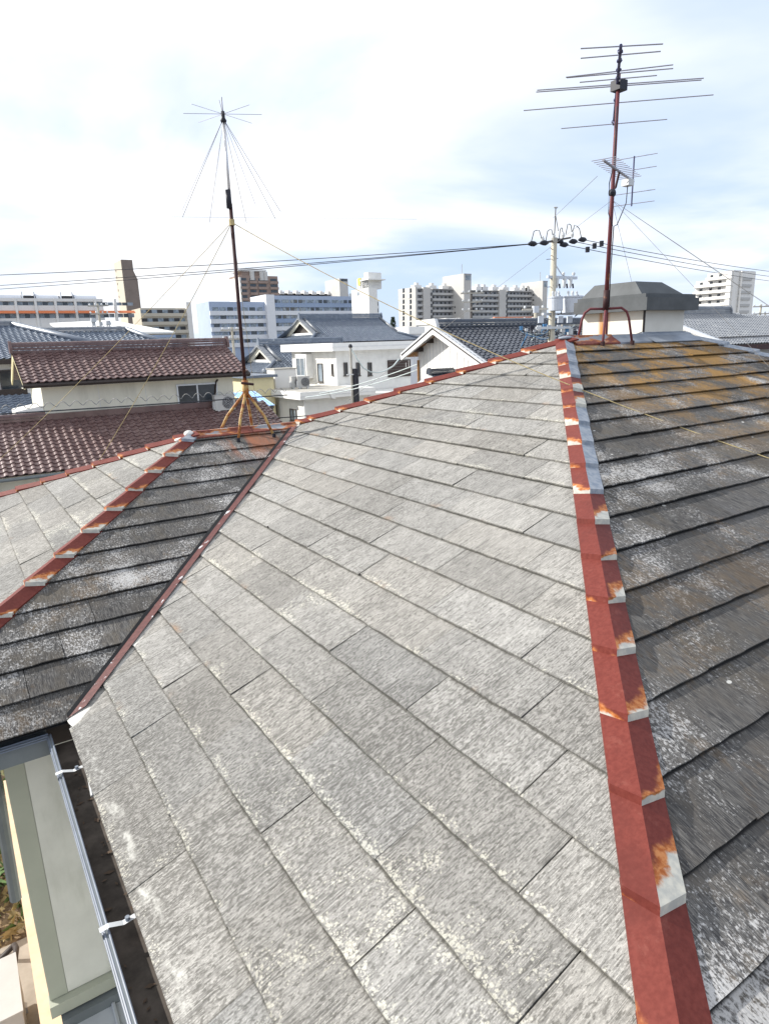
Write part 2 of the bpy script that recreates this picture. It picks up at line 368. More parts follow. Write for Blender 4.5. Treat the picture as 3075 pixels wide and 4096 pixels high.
plain('pale_cable', (.55,.62,.62), .5)
plain('blue_cable', (.08,.22,.42), .5)
plain('dark_gable', (.06,.052,.048), .8)
plain('pole_concrete', (.46,.43,.36), .9, var=.12, sc=5)
plain('brick_brown', (.30,.225,.19), .9, var=.08, sc=.3)
plain('apt_beige', (.52,.51,.49), .9, var=.05, sc=.2)
plain('apt_cream', (.72,.71,.69), .9, var=.04, sc=.2)
plain('apt_grey', (.34,.35,.37), .9, var=.05, sc=.2)
plain('apt_bal', (.46,.46,.455), .9, var=.05, sc=.2)
plain('tan_block', (.50,.46,.385), .9, var=.05, sc=.2)
plain('tan_dark', (.20,.165,.145), .9, var=.08, sc=.3)
plain('office_blue', (.36,.43,.56), .8, var=.05, sc=.15)
plain('office_blue2', (.27,.345,.48), .8, var=.05, sc=.15)
plain('office_pale', (.66,.68,.72), .8, var=.04, sc=.15)
plain('orange_awning', (.62,.19,.08), .8)
plain('recess_dark', (.06,.06,.065), .8)
plain('blue_roof', (.22,.42,.72), .5, var=.05)
plain('yellow_sign', (.62,.55,.10), .6)
plain('sheet_roof', (.40,.43,.46), .5, var=.08)
for nm, c in (('glass', (.035,.042,.05)), ('glass_pale', (.16,.19,.22))):
    t = NT(nm, .12); t.col(t.mix(t.ss(t.noise(t.pos(), .8, 2), .4, .6), c, tuple(q*1.7 for q in c))); t.b.inputs['Specular IOR Level'].default_value = .6
def tile_mat(name, a, b, c, rough=.4, spec=.5):
    t = NT(name, rough); P = t.pos(); r = t.rnd()
    f = t.noise(P, 3.1, 4, .6); wnz = t.n('ShaderNodeTexWhiteNoise', noise_dimensions='3D')
    t.put(wnz.inputs['Vector'], t.map(P, (3.77, 4.4, 4.4))); sn = t.n('ShaderNodeVectorMath', operation='FLOOR'); t.put(sn.inputs[0], t.map(P, (3.77, 4.4, 4.4))); t.put(wnz.inputs['Vector'], sn.outputs[0])
    k = t.mth('ADD', t.mth('MULTIPLY', f, .6), t.mth('MULTIPLY', t.mth('ADD', t.mth('MULTIPLY', r, .5), t.mth('MULTIPLY', wnz.outputs[0], .5)), .4))
    cc = t.mix(t.ss(k, .25, .5), a, b); cc = t.mix(t.ss(k, .5, .72), cc, c)
    t.col(cc); t.b.inputs['Specular IOR Level'].default_value = spec; t.bump(t.noise(P, 40, 3), .08, .01)
tile_mat('tile_brown', (.090,.050,.049), (.135,.082,.079), (.195,.132,.127), .34)
tile_mat('tile_blue', (.10,.125,.17), (.145,.175,.225), (.20,.235,.285), .38)
tile_mat('tile_black', (.034,.040,.056), (.050,.058,.078), (.075,.085,.108), .24, .8)
tile_mat('tile_silver', (.16,.175,.20), (.21,.225,.25), (.28,.295,.31), .40)
# ground
t = NT('ground_town', .95); P = t.pos(); t.col(t.mix(t.ss(t.noise(P, .06, 5, .6), .4, .6), (.16,.155,.15), (.24,.225,.20)))
t = NT('soil', .95); P = t.pos(); s1 = t.noise(P, 5, 6, .7); c = t.mix(t.ss(s1, .35, .65), (.10,.065,.04), (.27,.19,.11))
c = t.mix(t.ss(t.noise(P, 2, 4), .56, .68, 0, .7), c, (.11,.15,.06)); t.col(c).bump(s1, .5, .03)
plain('paving', (.36,.32,.27), .9, var=.15, sc=4)
plain('grass', (.10,.16,.055), .8, var=.3, sc=10); plain('straw', (.38,.29,.14), .9, var=.3, sc=12)
plain('leaf_dark', (.035,.06,.035), .8, var=.4, sc=2); plain('bark', (.10,.07,.05), .9)

# ------------------------------------------------------------------ setting: ground
thing('ground', MB().face([(-3000,-3000,GZ),(3000,-3000,GZ),(3000,3000,GZ),(-3000,3000,GZ)]), 'ground_town', (0,0,GZ), None, None, kind='structure')
thing('garden_soil', MB().box((-9.5,-3,GZ+.004),(-4.95,12,GZ+.03)), 'soil', (-7,4,GZ), None, None, kind='structure')

# ================================================================== the slate roofed house
TH = math.atan(.4); CT, ST = math.cos(TH), math.sin(TH)
EX, SW = .227, .617                          # slate exposure and width
EV = 4.4615; EZ = -EV*.4                     # eave distance and height
WR = 1.831; WX = -2.881; WE = WX-(EV-WR)     # wing ridge y, wing ridge end x, wing end eave x
RX = 1.87                                    # main ridge end x
house = root('slate_roofed_house', (0, 0, GZ), 'weathered grey slate roofed house with rusty red hip caps in the foreground', 'house')
HB = base(house)
DIRS = {'W': Vector((-1,0,0)), 'S': Vector((0,-1,0)), 'N': Vector((0,1,0)), 'E': Vector((1,0,0))}
class Face:
    # plane through the ridge-side origin point, sloping down along plan direction d
    def __init__(s, d, O, poly):
        s.d = DIRS[d]; s.O = Vector(O); s.U = Vector((0,0,1)).cross(s.d)*-1
        s.V = (-s.d*CT + Vector((0,0,1))*ST); s.N = s.U.cross(s.V)
        if s.N.z < 0: s.U = -s.U; s.N = s.U.cross(s.V)
        s.poly = [s.uv(p) for p in poly]
    def uv(s, p):      # plan point -> (u, slope metres below O, negative)
        q = Vector((p[0], p[1], 0)) - Vector((s.O.x, s.O.y, 0)); return (q.dot(s.U), -q.dot(s.d)/CT)
    def P(s, u, v, h=0): return s.O + s.U*u + s.V*v + s.N*h
def clip(poly, clipper):
    ar = sum(clipper[i][0]*clipper[(i+1)%len(clipper)][1]-clipper[(i+1)%len(clipper)][0]*clipper[i][1] for i in range(len(clipper)))
    if ar < 0: clipper = clipper[::-1]
    out = poly
    for i in range(len(clipper)):
        a, b = clipper[i], clipper[(i+1) % len(clipper)]; inp = out; out = []
        if not inp: return []
        sd = lambda p: (b[0]-a[0])*(p[1]-a[1]) - (b[1]-a[1])*(p[0]-a[0])
        for j in range(len(inp)):
            p, q = inp[j], inp[(j+1) % len(inp)]; sp, sq = sd(p), sd(q)
            if sp >= 0: out.append(p)
            if (sp >= 0) != (sq >= 0):
                k = sp/(sp-sq); out.append((p[0]+(q[0]-p[0])*k, p[1]+(q[1]-p[1])*k))
    return out
F1 = Face('W', (0,0,0), [(0,0),(-EV,-EV),(-EV,2*WR-EV),(-WR,WR)])
F2 = Face('S', (0,0,0), [(0,0),(RX,0),(RX+EV,-EV),(-EV,-EV)])
F3 = Face('N', (0,0,0), [(0,0),(RX,0),(RX+EV,EV),(-EV,EV),(-WR,WR)])
F4 = Face('E', (RX,0,0), [(RX,0),(RX+EV,EV),(RX+EV,-EV)])
G2 = Face('S', (0,WR,-WR*.4), [(-WR,WR),(WX,WR),(WE,2*WR-EV),(-EV,2*WR-EV)])
G1 = Face('W', (WX,WR,-WR*.4), [(WX,WR),(WE,2*WR-EV),(WE,EV)])
G3 = Face('N', (0,WR,-WR*.4), [(-WR,WR),(WX,WR),(WE,EV),(-EV,EV)])
mb = MB()
for f in (F1,F2,F3,F4,G1,G2,G3):
    p = [f.P(u, v, -.004) for u, v in f.poly]
    if (p[1]-p[0]).cross(p[2]-p[1]).dot(f.N) < 0: p = p[::-1]
    mb.face(p)
roof = part('roof', mb, 'black_edge', house)
def slates(f, mat, top, keep, off, sgn, jig=.0035, thick=.0085, up=0):
    """every slate of one slope; returns list of (mesh builder, centre)."""
    light_ = mat == 'slate_pale'; res = []; us = [p[0] for p in f.poly]; vs = [p[1] for p in f.poly]; vmin = min(vs)
    n = 0; vb = top
    while True:
        vb = top - n*EX
        if vb < vmin - .02: break
        vb = max(vb, vmin)
        lap = EX + .03
        # joints run parallel to the hip, course by course
        hipu = -vb*CT
        a = sgn*(-hipu) + sgn*off
        k0 = math.floor((min(us)-a)/SW)-1
        for k in range(int(k0), int((max(us)-a)/SW)+2):
            u0 = a + k*SW + random.uniform(-.012,.012)*0; u1 = u0+SW
            gap = random.choice((.0010,.0014,.0018,.0024,.0055))
            N = 11; tilt = random.uniform(-.006,.006); lift = random.choice((0,.001,.002,.004,.006))
            low = [(u0+gap/2+(SW-gap)*i/N, vb+random.uniform(-jig, jig)+tilt*(i/N-.5)) for i in range(N+1)]
            if random.random() < .10:
                cc = random.uniform(.004,.016) if light_ else random.uniform(.002,.007)
                if random.random() < .5: low[0] = (low[0][0], low[0][1]+cc)
                else: low[-1] = (low[-1][0], low[-1][1]+cc)
            poly = low + [(u1-gap/2, vb+lap), (u0+gap/2, vb+lap)]
            pc = clip(poly, f.poly)
            if len(pc) < 3: continue
            ar = abs(sum(pc[i][0]*pc[(i+1)%len(pc)][1]-pc[(i+1)%len(pc)][0]*pc[i][1] for i in range(len(pc))))/2
            if ar < .0012: continue
            mbs = MB(); rn = random.uniform(0, 60); m_ = len(pc); st = []; ed = []; su = []
            hh = lambda v: .0155 + up + lift - (.0105+up+lift)*min(1,(v-vb)/lap)
            for lay in (0, 1):
                for (u, v) in pc:
                    mbs.v.append(tuple(f.P(u, v, hh(v) - (thick if lay and v < vb+.05 else (.003 if lay else 0)))))
                    st.append((u-u0+rn*3, v-vb, rn)); ed.append(v-vb); su.append((u-u0-SW/2)/(SW/2))
            ccw = sum(pc[i][0]*pc[(i+1)%m_][1]-pc[(i+1)%m_][0]*pc[i][1] for i in range(m_)) > 0
            mbs.f.append(tuple(range(m_)) if ccw else tuple(range(m_))[::-1])
            for i in range(m_):
                j = (i+1) % m_; q = (i, m_+i, m_+j, j); mbs.f.append(q if ccw else q[::-1])
            mbs.at = {'st': st, 'edge': ed, 'su': su}
            cu = sum(p[0] for p in pc)/m_; cv = sum(p[1] for p in pc)/m_
            res.append((mbs, f.P(cu, cv), ar, mat, keep))
        n += 1
        if vb <= vmin + 1e-6: break
    return res
A0 = 1.168
allsl = []
random.seed(11)
allsl += slates(F1, 'slate_pale', -A0*EX, True, .475, 1 if F1.U.y > 0 else -1)
allsl += slates(F2, 'slate_dark', -A0*EX, True, .475, 1 if F2.U.x > 0 else -1, jig=.0032, up=.006)
allsl += slates(G2, 'slate_dark', -.55*EX, True, .30, 1 if G2.U.x > 0 else -1, up=.005)
allsl += slates(G1, 'slate_pale', -.55*EX, True, .20, 1)
for f in (F3, F4, G3): allsl += slates(f, 'slate_dark', -A0*EX, False, .3, 1)
scored = []
for s in allsl:
    ok, d = seen(s[1], .04); fc = s[4] and ok
    scored.append((-(s[2]/d**2) if fc else 1, s))
scored.sort(key=lambda q: q[0])
def join(ms):
    o = MB()
    for k in ms[0].at: o.at[k] = []
    for q in ms:
        b = len(o.v); o.v += q.v; o.f += [tuple(i+b for i in f) for f in q.f]
        for k in q.at: o.at[k] += q.at[k]
    return o
rest = {}
for i, (sc_, s) in enumerate(scored):
    if i < 300 and sc_ < 0: part('slate', s[0], s[3], roof)
    else: rest.setdefault(s[3], []).append(s[0])
for mname, ms in rest.items(): part('slate_field', join(ms), mname, roof, kind='stuff')

# hip caps: one folded sheet per course, flanges parallel to the courses
def cap_piece(A, fa, fb, n0, n1, w=.11, wa=.2, wb=.4, crest=.040, flange=.020, drop=.35):
    """A: hip start point, fa/fb: plan unit vectors that step from the hip into the two faces, n0/n1 plan distances along x"""
    mbs = MB(); st = []; we = []
    def pt(n, side, h):
        h0 = Vector((hd.x*n, hd.y*n, -.4*n)) + A
        q = h0 + (Vector((0,0,0)) if side == 0 else (fa if side < 0 else fb)*w)
        return q + Vector((0,0,h))
    rn = random.uniform(0, 50); L = (n1-n0)*1.47
    rows = []
    for (n, lift) in ((n0-.03, -.008), (n0+(n1-n0)*.45, .004), (n1-.012, .017), (n1, .019)):
        rows.append([pt(n, -1, flange+lift), pt(n, 0, crest+lift), pt(n, 1, flange+lift)])
    for i, r in enumerate(rows):
        l = (n1 - (n0-.03, n0+(n1-n0)*.45, n1-.012, n1)[i])*1.47
        for j, p in enumerate((r[0], r[1], r[1], r[2])):
            mbs.v.append(tuple(p)); st.append((j, max(l, 0), rn)); we.append(wa if j < 2 else wb)
    for i in range(3):
        for j in (0, 2): mbs.f.append((i*4+j, i*4+j+1, (i+1)*4+j+1, (i+1)*4+j))
    # turned-down lower lip and outer edges
    k = len(mbs.v)
    lipn = n1 + .004
    for j, (sd, h) in enumerate(((-1, flange), (0, crest-.003), (0, crest-.003), (1, flange))):
        mbs.v.append(tuple(pt(lipn, sd, h-.008))); st.append((j, -.06, rn)); we.append((wa+.10) if j < 2 else wb+.3)
    for j in (0, 2): mbs.f.append((12+j, 13+j, k+j+1, k+j))
    for side, idx in ((-1, 0), (1, 3)):
        k = len(mbs.v)
        for i in range(4):
            p = Vector(mbs.v[i*4+idx]); mbs.v.append((p.x, p.y, p.z-.014)); st.append(st[i*4+idx]); we.append(we[i*4+idx]*.6)
        for i in range(3): mbs.f.append((i*4+idx, (i+1)*4+idx, k+i+1, k+i))
    mbs.at = {'st': st, 'wear': we}; return mbs
def hip(A, hdir, fa, fb, top_n, n_end, wears, w=.11, joff=.22):
    global hd
    hd = hdir; A = Vector(A); c = EX*CT
    n0 = .0; i = 0
    while True:
        n1 = (top_n + joff + i)*c
        if n0 >= n_end-.02: break
        n1 = min(n1, n_end)
        wa, wb = wears(i)
        part('hip_cap', cap_piece(A, fa, fb, n0, n1, w, wa, wb), 'cap_red', house)
        n0 = n1; i += 1
random.seed(5)
X_, Y_ = Vector((1,0,0)), Vector((0,1,0))
def w_near(i):
    if i <= 8: return (.05,-.2,.12,-.3,-.1,.1,-.05,-.25,.08)[i%9], (random.uniform(.9,1.4) if i not in (3,4) else .42)
    return random.uniform(-.5,-.2), (.12,-.05,.3,-.2,.15,-.1,.22,.5,.0,.3,-.1,.2,.1)[i%13]
hip((0,0,0), Vector((-1,-1,0)), Y_, X_, A0, EV+.02, w_near)
hip((0,0,0), Vector((-1,1,0)), -Y_, X_, A0, WR, lambda i: (random.uniform(-.2,.0), .0), joff=.1)
hip((WX,WR,-WR*.4), Vector((-1,-1,0)), Y_, X_, .55, EV-WR+.02, lambda i: (random.uniform(-.2,-.05), 1.2 if i == 0 else random.uniform(-.05,.25)), joff=.1)
hip((WX,WR,-WR*.4), Vector((-1,1,0)), -Y_, X_, .55, EV-WR+.02, lambda i: (random.uniform(-.25,-.1), 0), joff=.1)
hip((RX,0,0), Vector((1,-1,0)), -X_, Y_, A0, EV+.02, lambda i: (1.3, 1.3))
# ridge caps
def ridge_cap(x0, x1, y, z, w, hgt, mat, name='ridge_cap'):
    s = MB(); prof = [(-w, -.4*w+.016), (-w, -.4*w+.03), (-.035, hgt-.02), (-.02, hgt), (.02, hgt), (.035, hgt-.02), (w, -.4*w+.03), (w, -.4*w+.016)]
    for x in (x0, x1):
        for a, b in prof: s.v.append((x, y+a, z+b))
    n = len(prof)
    for i in range(n-1): s.f.append((i, n+i, n+i+1, i+1))
    s.f.append(tuple(range(n))); s.f.append(tuple(range(2*n-1, n-1, -1)))
    return part(name, s, mat, house)
ridge_cap(WX-.02, WX+.56, WR, -WR*.4, .10, .040, 'ridge_rust'); ridge_cap(WX+.565, -WR+.12, WR, -WR*.4, .098, .036, 'ridge_rust')
ridge_cap(.03, .62, 0, 0, .13, .055, 'ridge_rust'); ridge_cap(.625, 1.14, 0, 0, .128, .052, 'zinc'); ridge_cap(1.145, RX+.02, 0, 0, .14, .05, 'zinc')
# mortar lump where the wing ridge meets its hips, and grey apex saddle
def lump(c, r, seed, sq=(1,1,1)):
    s = MB(); rr = random.Random(seed); nu, nv = 9, 6
    for i in range(nv+1):
        for j in range(nu):
            a = 2*math.pi*j/nu; b = math.pi*(i/nv-.5); k = r*(1+rr.uniform(-.16,.16))
            s.v.append((c[0]+k*sq[0]*math.cos(a)*math.cos(b), c[1]+k*sq[1]*math.sin(a)*math.cos(b), c[2]+k*sq[2]*math.sin(b)))
    for i in range(nv):
        for j in range(nu): s.f.append((i*nu+j, i*nu+(j+1)%nu, (i+1)*nu+(j+1)%nu, (i+1)*nu+j))
    return s
part('caulk_lump', lump((WX-.03, WR-.02, -WR*.4+.022), .038, 3, (1.1,1,.8)), 'caulk', house, smooth=True)
part('caulk_patch', lump((WX-.11, WR-.02, -WR*.4-.025), .042, 5, (1.3,.8,.5)), 'caulk', house, smooth=True)
part('ridge_saddle', lump((.03, 0, .032), .06, 8, (1.5,1.1,.32)), 'zinc', house, smooth=True)
# valley flashing: lies in the trough between wing and main slope
vb_ = Vector((-EV, 2*WR-EV, EZ)); vt_ = Vector((-WR-.10, WR-.10, (-WR-.10)*.4))
def vstrip(d0, d1, h0, h1, mat, name, segs=14, jit=0):
    # d>0: into the main slope (+x), d<0: up the wing slope (+y side); plan offset from valley line
    s = MB()
    for i in range(segs+1):
        p = vb_.lerp(vt_, i/segs)
        for d, h in ((d0, h0), (d1, h1)):
            dd = d + random.uniform(-jit, jit)
            q = p + (Vector((dd, 0, .4*dd)) if dd >= 0 else Vector((0, -dd, -dd*.4)))
            s.v.append((q.x, q.y, q.z+h))
    for i in range(segs): s.f.append((2*i, 2*i+1, 2*i+3, 2*i+2))
    return part(name, s, mat, house)
vstrip(0, .092, .024, .026, 'valley_metal', 'valley_flashing')
vstrip(-.026, 0, .030, .024, 'black_edge', 'valley_edge', jit=.006)
vstrip(.092, .100, .026, .032, 'cap_red' if False else 'valley_metal', 'valley_lip')
# gutters
def gutter(a, b, inward, name='gutter', segs=1, width=.105, depth=.115):
    a, b, inn = Vector(a), Vector(b), Vector(inward)
    s = MB(); n = 6; prof = [(-.012,0),(0,.0),(0,-depth),(width,-depth),(width,-.02)]
    for p in (a, b):
        for q, h in prof: v = p + inn*q; s.v.append((v.x, v.y, v.z+h))
    m_ = len(prof)
    for i in range(m_-1): s.f.append((i, m_+i, m_+i+1, i+1))
    g = part(name, s, 'grey_gutter', house)
    d = (b-a).normalized()
    for off, hh, r_ in ((-.003,.003,.0042),(-.015,-.004,.0045),(-.020,-.014,.004)):
        part('gutter_rim', MB().tube([a+inn*off+Vector((0,0,hh)), b+inn*off+Vector((0,0,hh))], r_, 8), 'gutter_lip', g)
    k = MB(); 
    part('gutter_silt', box(a+inn*.003+Vector((0,0,-depth+.002)), b+inn*(width-.003)+Vector((0,0,-depth+.05))), 'gutter_dirt', g)
    return g
gz = EZ-.055
G_x = -4.545
gut = gutter((G_x, -4.7, gz), (G_x, 2*WR-EV+.03, gz), (1,0,0), width=.115)
gut2 = gutter((WE-.1, 2*WR-EV+.045, gz), (G_x-.012, 2*WR-EV+.045, gz), (0,1,0), width=.13)
for yb in (-1.165, -2.175, -3.17, -4.1):
    s = MB()
    pth = [(-.026,-.030),(-.030,.016),(.0,.020),(.045,.004),(.085,.010)]
    for dx, dz in pth:
        for dy in (-.011, .011): s.v.append((G_x+dx, yb+dy, gz+dz))
    for i in range(len(pth)-1): s.f.append((2*i,2*i+1,2*i+3,2*i+2))
    br = part('gutter_bracket', s, 'porcelain', gut)
    part('bracket_bolt', MB().tube([(G_x+.06,yb,gz+.006),(G_x+.06,yb,gz+.02)], .008, 8), 'zinc', gut)
part('wood_shim', box((G_x+.105,-2.225,gz-.05),(G_x+.165,-2.185,gz-.02)), 'wood', gut)
part('loose_rod', MB().tube([(G_x+.09,-1.33,gz-.05),(G_x+.11,-1.06,gz+.02)], .007, 8), 'porcelain', gut)
random.seed(90); s = MB()
for k in range(70):
    c = Vector((G_x+random.uniform(.01,.10), random.uniform(-4.2,-.85), gz-.062+random.uniform(0,.006))); a = random.uniform(0,6.28); l = random.uniform(.006,.022); d = Vector((math.cos(a),math.sin(a),random.uniform(-.3,.3)))*l; e = Vector((-d.y,d.x,0))*.45
    s.face([c-d, c-e, c+d, c+e])
part('leaf_litter', s, 'bark', gut, kind='stuff')
# fascia, soffit and walls under the eaves
s = MB(); s.box((G_x+.14,-4.35,EZ-.20),(G_x+.17,2*WR-EV+.05,EZ-.022)); part('fascia', s, 'dark_fascia', house)
s = MB(); s.box((WE+.03,2*WR-EV+.18,EZ-.20),(G_x+.14,2*WR-EV+.21,EZ-.022)); part('fascia', s, 'dark_fascia', house)
part('soffit', box((G_x+.17,-4.3,EZ-.21),(-3.6,4.2,EZ-.19)), 'dark_fascia', house)
part('soffit', box((WE+.1,2*WR-EV+.21,EZ-.205),(G_x+.17,4.2,EZ-.185)), 'dark_fascia', house)
part('wall', box((-4.0,-4.0,GZ),(5.85,4.0,EZ-.19)), 'cream_wall', house)
part('wing_wall', box((-4.74,-.30,GZ),(-4.0,3.9,EZ-.185)), 'cream_wall', house)
bx_ = part('shutter_box', box((-4.68,-.35,-3.83),(-3.9,-.30,-2.02)), 'pale_green', house)
part('box_edge', box((-4.782,-.352,-3.83),(-4.682,-.30,-2.02)), 'pale_green2', bx_)
part('box_sill', box((-4.79,-.40,-3.92),(-3.9,-.30,-3.835)), 'pale_green2', bx_)
lr = part('lean_to_roof', MB().face([(-4.72,-.36,-3.98),(-3.6,-.36,-3.98),(-3.6,-1.9,-4.45),(-4.72,-1.9,-4.45)]), 'sheet_roof', house)
part('roof_flashing', box((-4.74,-.44,-4.05),(-3.9,-.30,-3.935)), 'grey_gutter', lr)
for i in range(5): part('roof_seam', MB().tube([(-4.70+.25*i,-.44,-3.99),(-4.70+.25*i,-1.9,-4.44)], .012, 5), 'sheet_roof', lr)
part('lean_to_wall', box((-4.7,-1.8,GZ),(-4.0,-.30,-4.5)), 'cream_wall', house)
part('side_ledge', box((-4.90,.4,GZ),(-4.745,4.6,-5.2)), 'peach', house)
part('downpipe', MB().tube([(-4.83,-.2,-2.1),(-4.84,-.1,-2.5),(-4.86,.0,-3.3)], .035, 10), 'grey_gutter', house)

# vent tower on the ridge
vt = part('vent_tower', box((1.155,.03,-.1),(1.83,.78,.285)), 'tower_panel', house)
part('corner_strip', box((1.148,.022,-.08),(1.178,.028,.283)), 'dark_fascia', vt)
part('apron_flashing', box((1.135,.008,-.08),(1.85,.026,.065)), 'zinc', vt)
part('side_flashing', MB().prism([(1.150,.03,.03),(1.150,.03,.07),(1.150,.60,-.10),(1.150,.60,-.20)], (-.012,0,0)), 'hood_metal', vt)
part('skirt_flashing', MB().face([(1.10,.02,.058),(1.9,.02,.058),(1.9,-.16,-.030),(1.10,-.16,-.030)]), 'zinc', vt)
HX0, HX1, HY0, HY1 = 1.05, 1.91, -.075, .82
hood = part('hood', box((HX0,HY0,.272),(HX1,HY1,.392)), 'hood_metal', vt)
s = MB(); a = [(HX0+.02,HY0+.03,.394),(HX1-.02,HY0+.03,.394),(HX1-.02,HY1-.03,.394),(HX0+.02,HY1-.03,.394)]
b = [(HX0+.005,HY0+.015,.41),(HX1-.005,HY0+.015,.41),(HX1-.005,HY1-.015,.41),(HX0+.005,HY1-.015,.41)]
b2 = [(HX0+.05,HY0+.10,.43),(HX1-.12,HY0+.10,.43),(HX1-.12,HY1-.05,.43),(HX0+.05,HY1-.05,.43)]
tp = [(HX0+.10,HY0+.22,.555),(HX1-.33,HY0+.22,.555),(HX1-.33,HY1-.18,.555),(HX0+.10,HY1-.18,.555)]
for r_ in (b2, tp): s.v += r_
for i in range(4): s.f.append((i,(i+1)%4,4+(i+1)%4,4+i))
s.f.append((4,5,6,7)); part('hood_top', s, 'hood_metal', hood)
part('hood_lip', MB().prism([(x,y,.3935) for x,y,_ in a], (0,0,.035)), 'hood_metal', hood)

# ================================================================== masts
def legs_bent(rt, top, feet, mat, r=.016):
    for i, f in enumerate(feet):
        f = Vector(f); t_ = Vector(top); k = t_.lerp(f, .55) + (f-t_).to_2d().to_3d().normalized()*.03 + Vector((0,0,.0))
        l = part('leg', MB().tube([t_, t_.lerp(k,.6), t_.lerp(k,.92), k, k.lerp(f,.12), f], r, 8), mat, rt, smooth=True)
        part('foot', MB().tube([f+Vector((0,0,.03)), f-Vector((0,0,.004))], r*1.35, 8), 'insul_black', l)
mx_, my_ = -2.335, 1.80
dm = root('discone_mast', (mx_, my_, -.73), 'rust-brown antenna mast with thin radial discone rods standing on the wing ridge', 'antenna mast')
def rz_(y): return -WR*.4 - abs(y-WR)*.4 + .02
legs_bent(dm, (mx_, my_, -.36), [(-2.52,1.615,rz_(1.615)), (-2.155,1.63,rz_(1.63)), (-2.58,1.98,rz_(1.98)), (-2.20,2.04,rz_(2.04))], 'rust_leg', .0135)
part('clamp', MB().tube([(mx_,my_,-.42),(mx_,my_,-.26)], .03, 10), 'rust_leg', dm, smooth=True)
part('clamp_bolt', MB().tube([(mx_-.05,my_-.03,-.28),(mx_+.07,my_-.03,-.30)], .012, 8), 'rust_pipe', dm)
part('pole', MB().tube([(mx_,my_,-.38),(mx_,my_,1.28)], .0165, 10), 'rust_pipe', dm, smooth=True)
part('joint_sleeve', MB().tube([(mx_-.012,my_,1.24),(mx_-.012,my_,1.39)], .024, 10), 'insul_black', dm, smooth=True)
part('upper_pole', MB().tube([(mx_,my_,1.28),(mx_,my_,1.94)], .0125, 10), 'silver', dm, smooth=True)
DZ = 1.98
hub = part('hub', MB().tube([(mx_,my_,1.92),(mx_,my_,1.94),(mx_,my_,1.96),(mx_,my_,2.01)], [.02,.028,.016,.016], 10), 'insul_black', dm, smooth=True)
part('whip', MB().tube([(mx_,my_,1.99),(mx_,my_,2.12)], [.006,.004], 6), 'alu_rod', dm)
for k in range(8):
    a = 2*math.pi*k/8 + .35
    part('disc_rod', MB().tube([(mx_,my_,DZ+.01),(mx_+.33*math.cos(a),my_+.33*math.sin(a),DZ+.01)], .0022, 5), 'silver' if k % 4 == 0 else 'alu_rod', dm)
for k in range(8):
    a = 2*math.pi*k/8 + .1
    part('cone_rod', MB().tube([(mx_+.02*math.cos(a),my_+.02*math.sin(a),1.92),(mx_+.45*math.cos(a),my_+.45*math.sin(a),1.19)], .0024, 5), 'silver' if k in (1,5) else 'alu_rod', dm)
def sag(a, b, s_, n=14):
    a, b = Vector(a), Vector(b); return [a.lerp(b, i/n) - Vector((0,0,s_*4*(i/n)*(1-i/n))) for i in range(n+1)]
gp = (mx_, my_, 1.125)
part('guy_ring', MB().tube([(mx_,my_,1.10),(mx_,my_,1.15)], .026, 8), 'rope', dm)
g1p = G1.P(0,0); _d = ray(205,1010); _k = (Vector((WX,WR,-WR*.4))-CAM).dot(G1.N)/_d.dot(G1.N)
for e, s_, r_ in ((CAM+ray(1661,990)*((Vector((0,0,.02))-CAM).dot(F2.N)/ray(1661,990).dot(F2.N)), .12, .0036), (CAM+_d*_k, .05, .003), (atZ(-25,1015,-1.9), .05, .0026), ((-1.2,4.2,-1.6), .02, .002)):
    part('guy_rope', MB().tube(sag(gp, e, s_), r_, 5), 'rope', dm)

tx, ty = .545, .0
tm = root('tv_mast', (tx, ty, 0), 'tall dark red mast carrying two television antennas on the main ridge', 'antenna mast')
part('pole', MB().tube([(tx,ty,.30),(tx+.012,ty,1.2),(tx+.02,ty,2.22)], [.021,.018,.015], 10), 'red_pipe', tm, smooth=True)
part('socket', MB().tube([(tx,ty,.27),(tx,ty,.45)], .027, 10), 'rust_pipe', tm, smooth=True)
def uleg(pts): return MB().tube([Vector(p) for p in pts], .0145, 8)
for i, (fx, fy) in enumerate(((.335,-.155),(.75,-.16),(.36,.17),(.79,.17))):
    d = Vector((fx-tx, fy-ty, 0)); f = Vector((fx, fy, -abs(fy)*.4+.03))
    t0 = Vector((tx,ty,.285)); p1 = t0 + d*.55 + Vector((0,0,.005)); p2 = t0 + d*.74 + Vector((0,0,-.03)); p3 = t0 + d*.83 + Vector((0,0,-.09))
    if i == 0: p1, p2, p3 = t0+d*.25+Vector((0,0,-.06)), t0+d*.35+Vector((0,0,-.10)), t0+d*.45+Vector((0,0,-.14))
    l = part('leg', MB().tube([t0, p1, p2, p3, f], .0115, 8), 'red_pipe', tm, smooth=True)
    part('foot', MB().tube([f+Vector((0,0,.025)), f-Vector((0,0,.012))], .02, 8), 'rust_pipe', l)
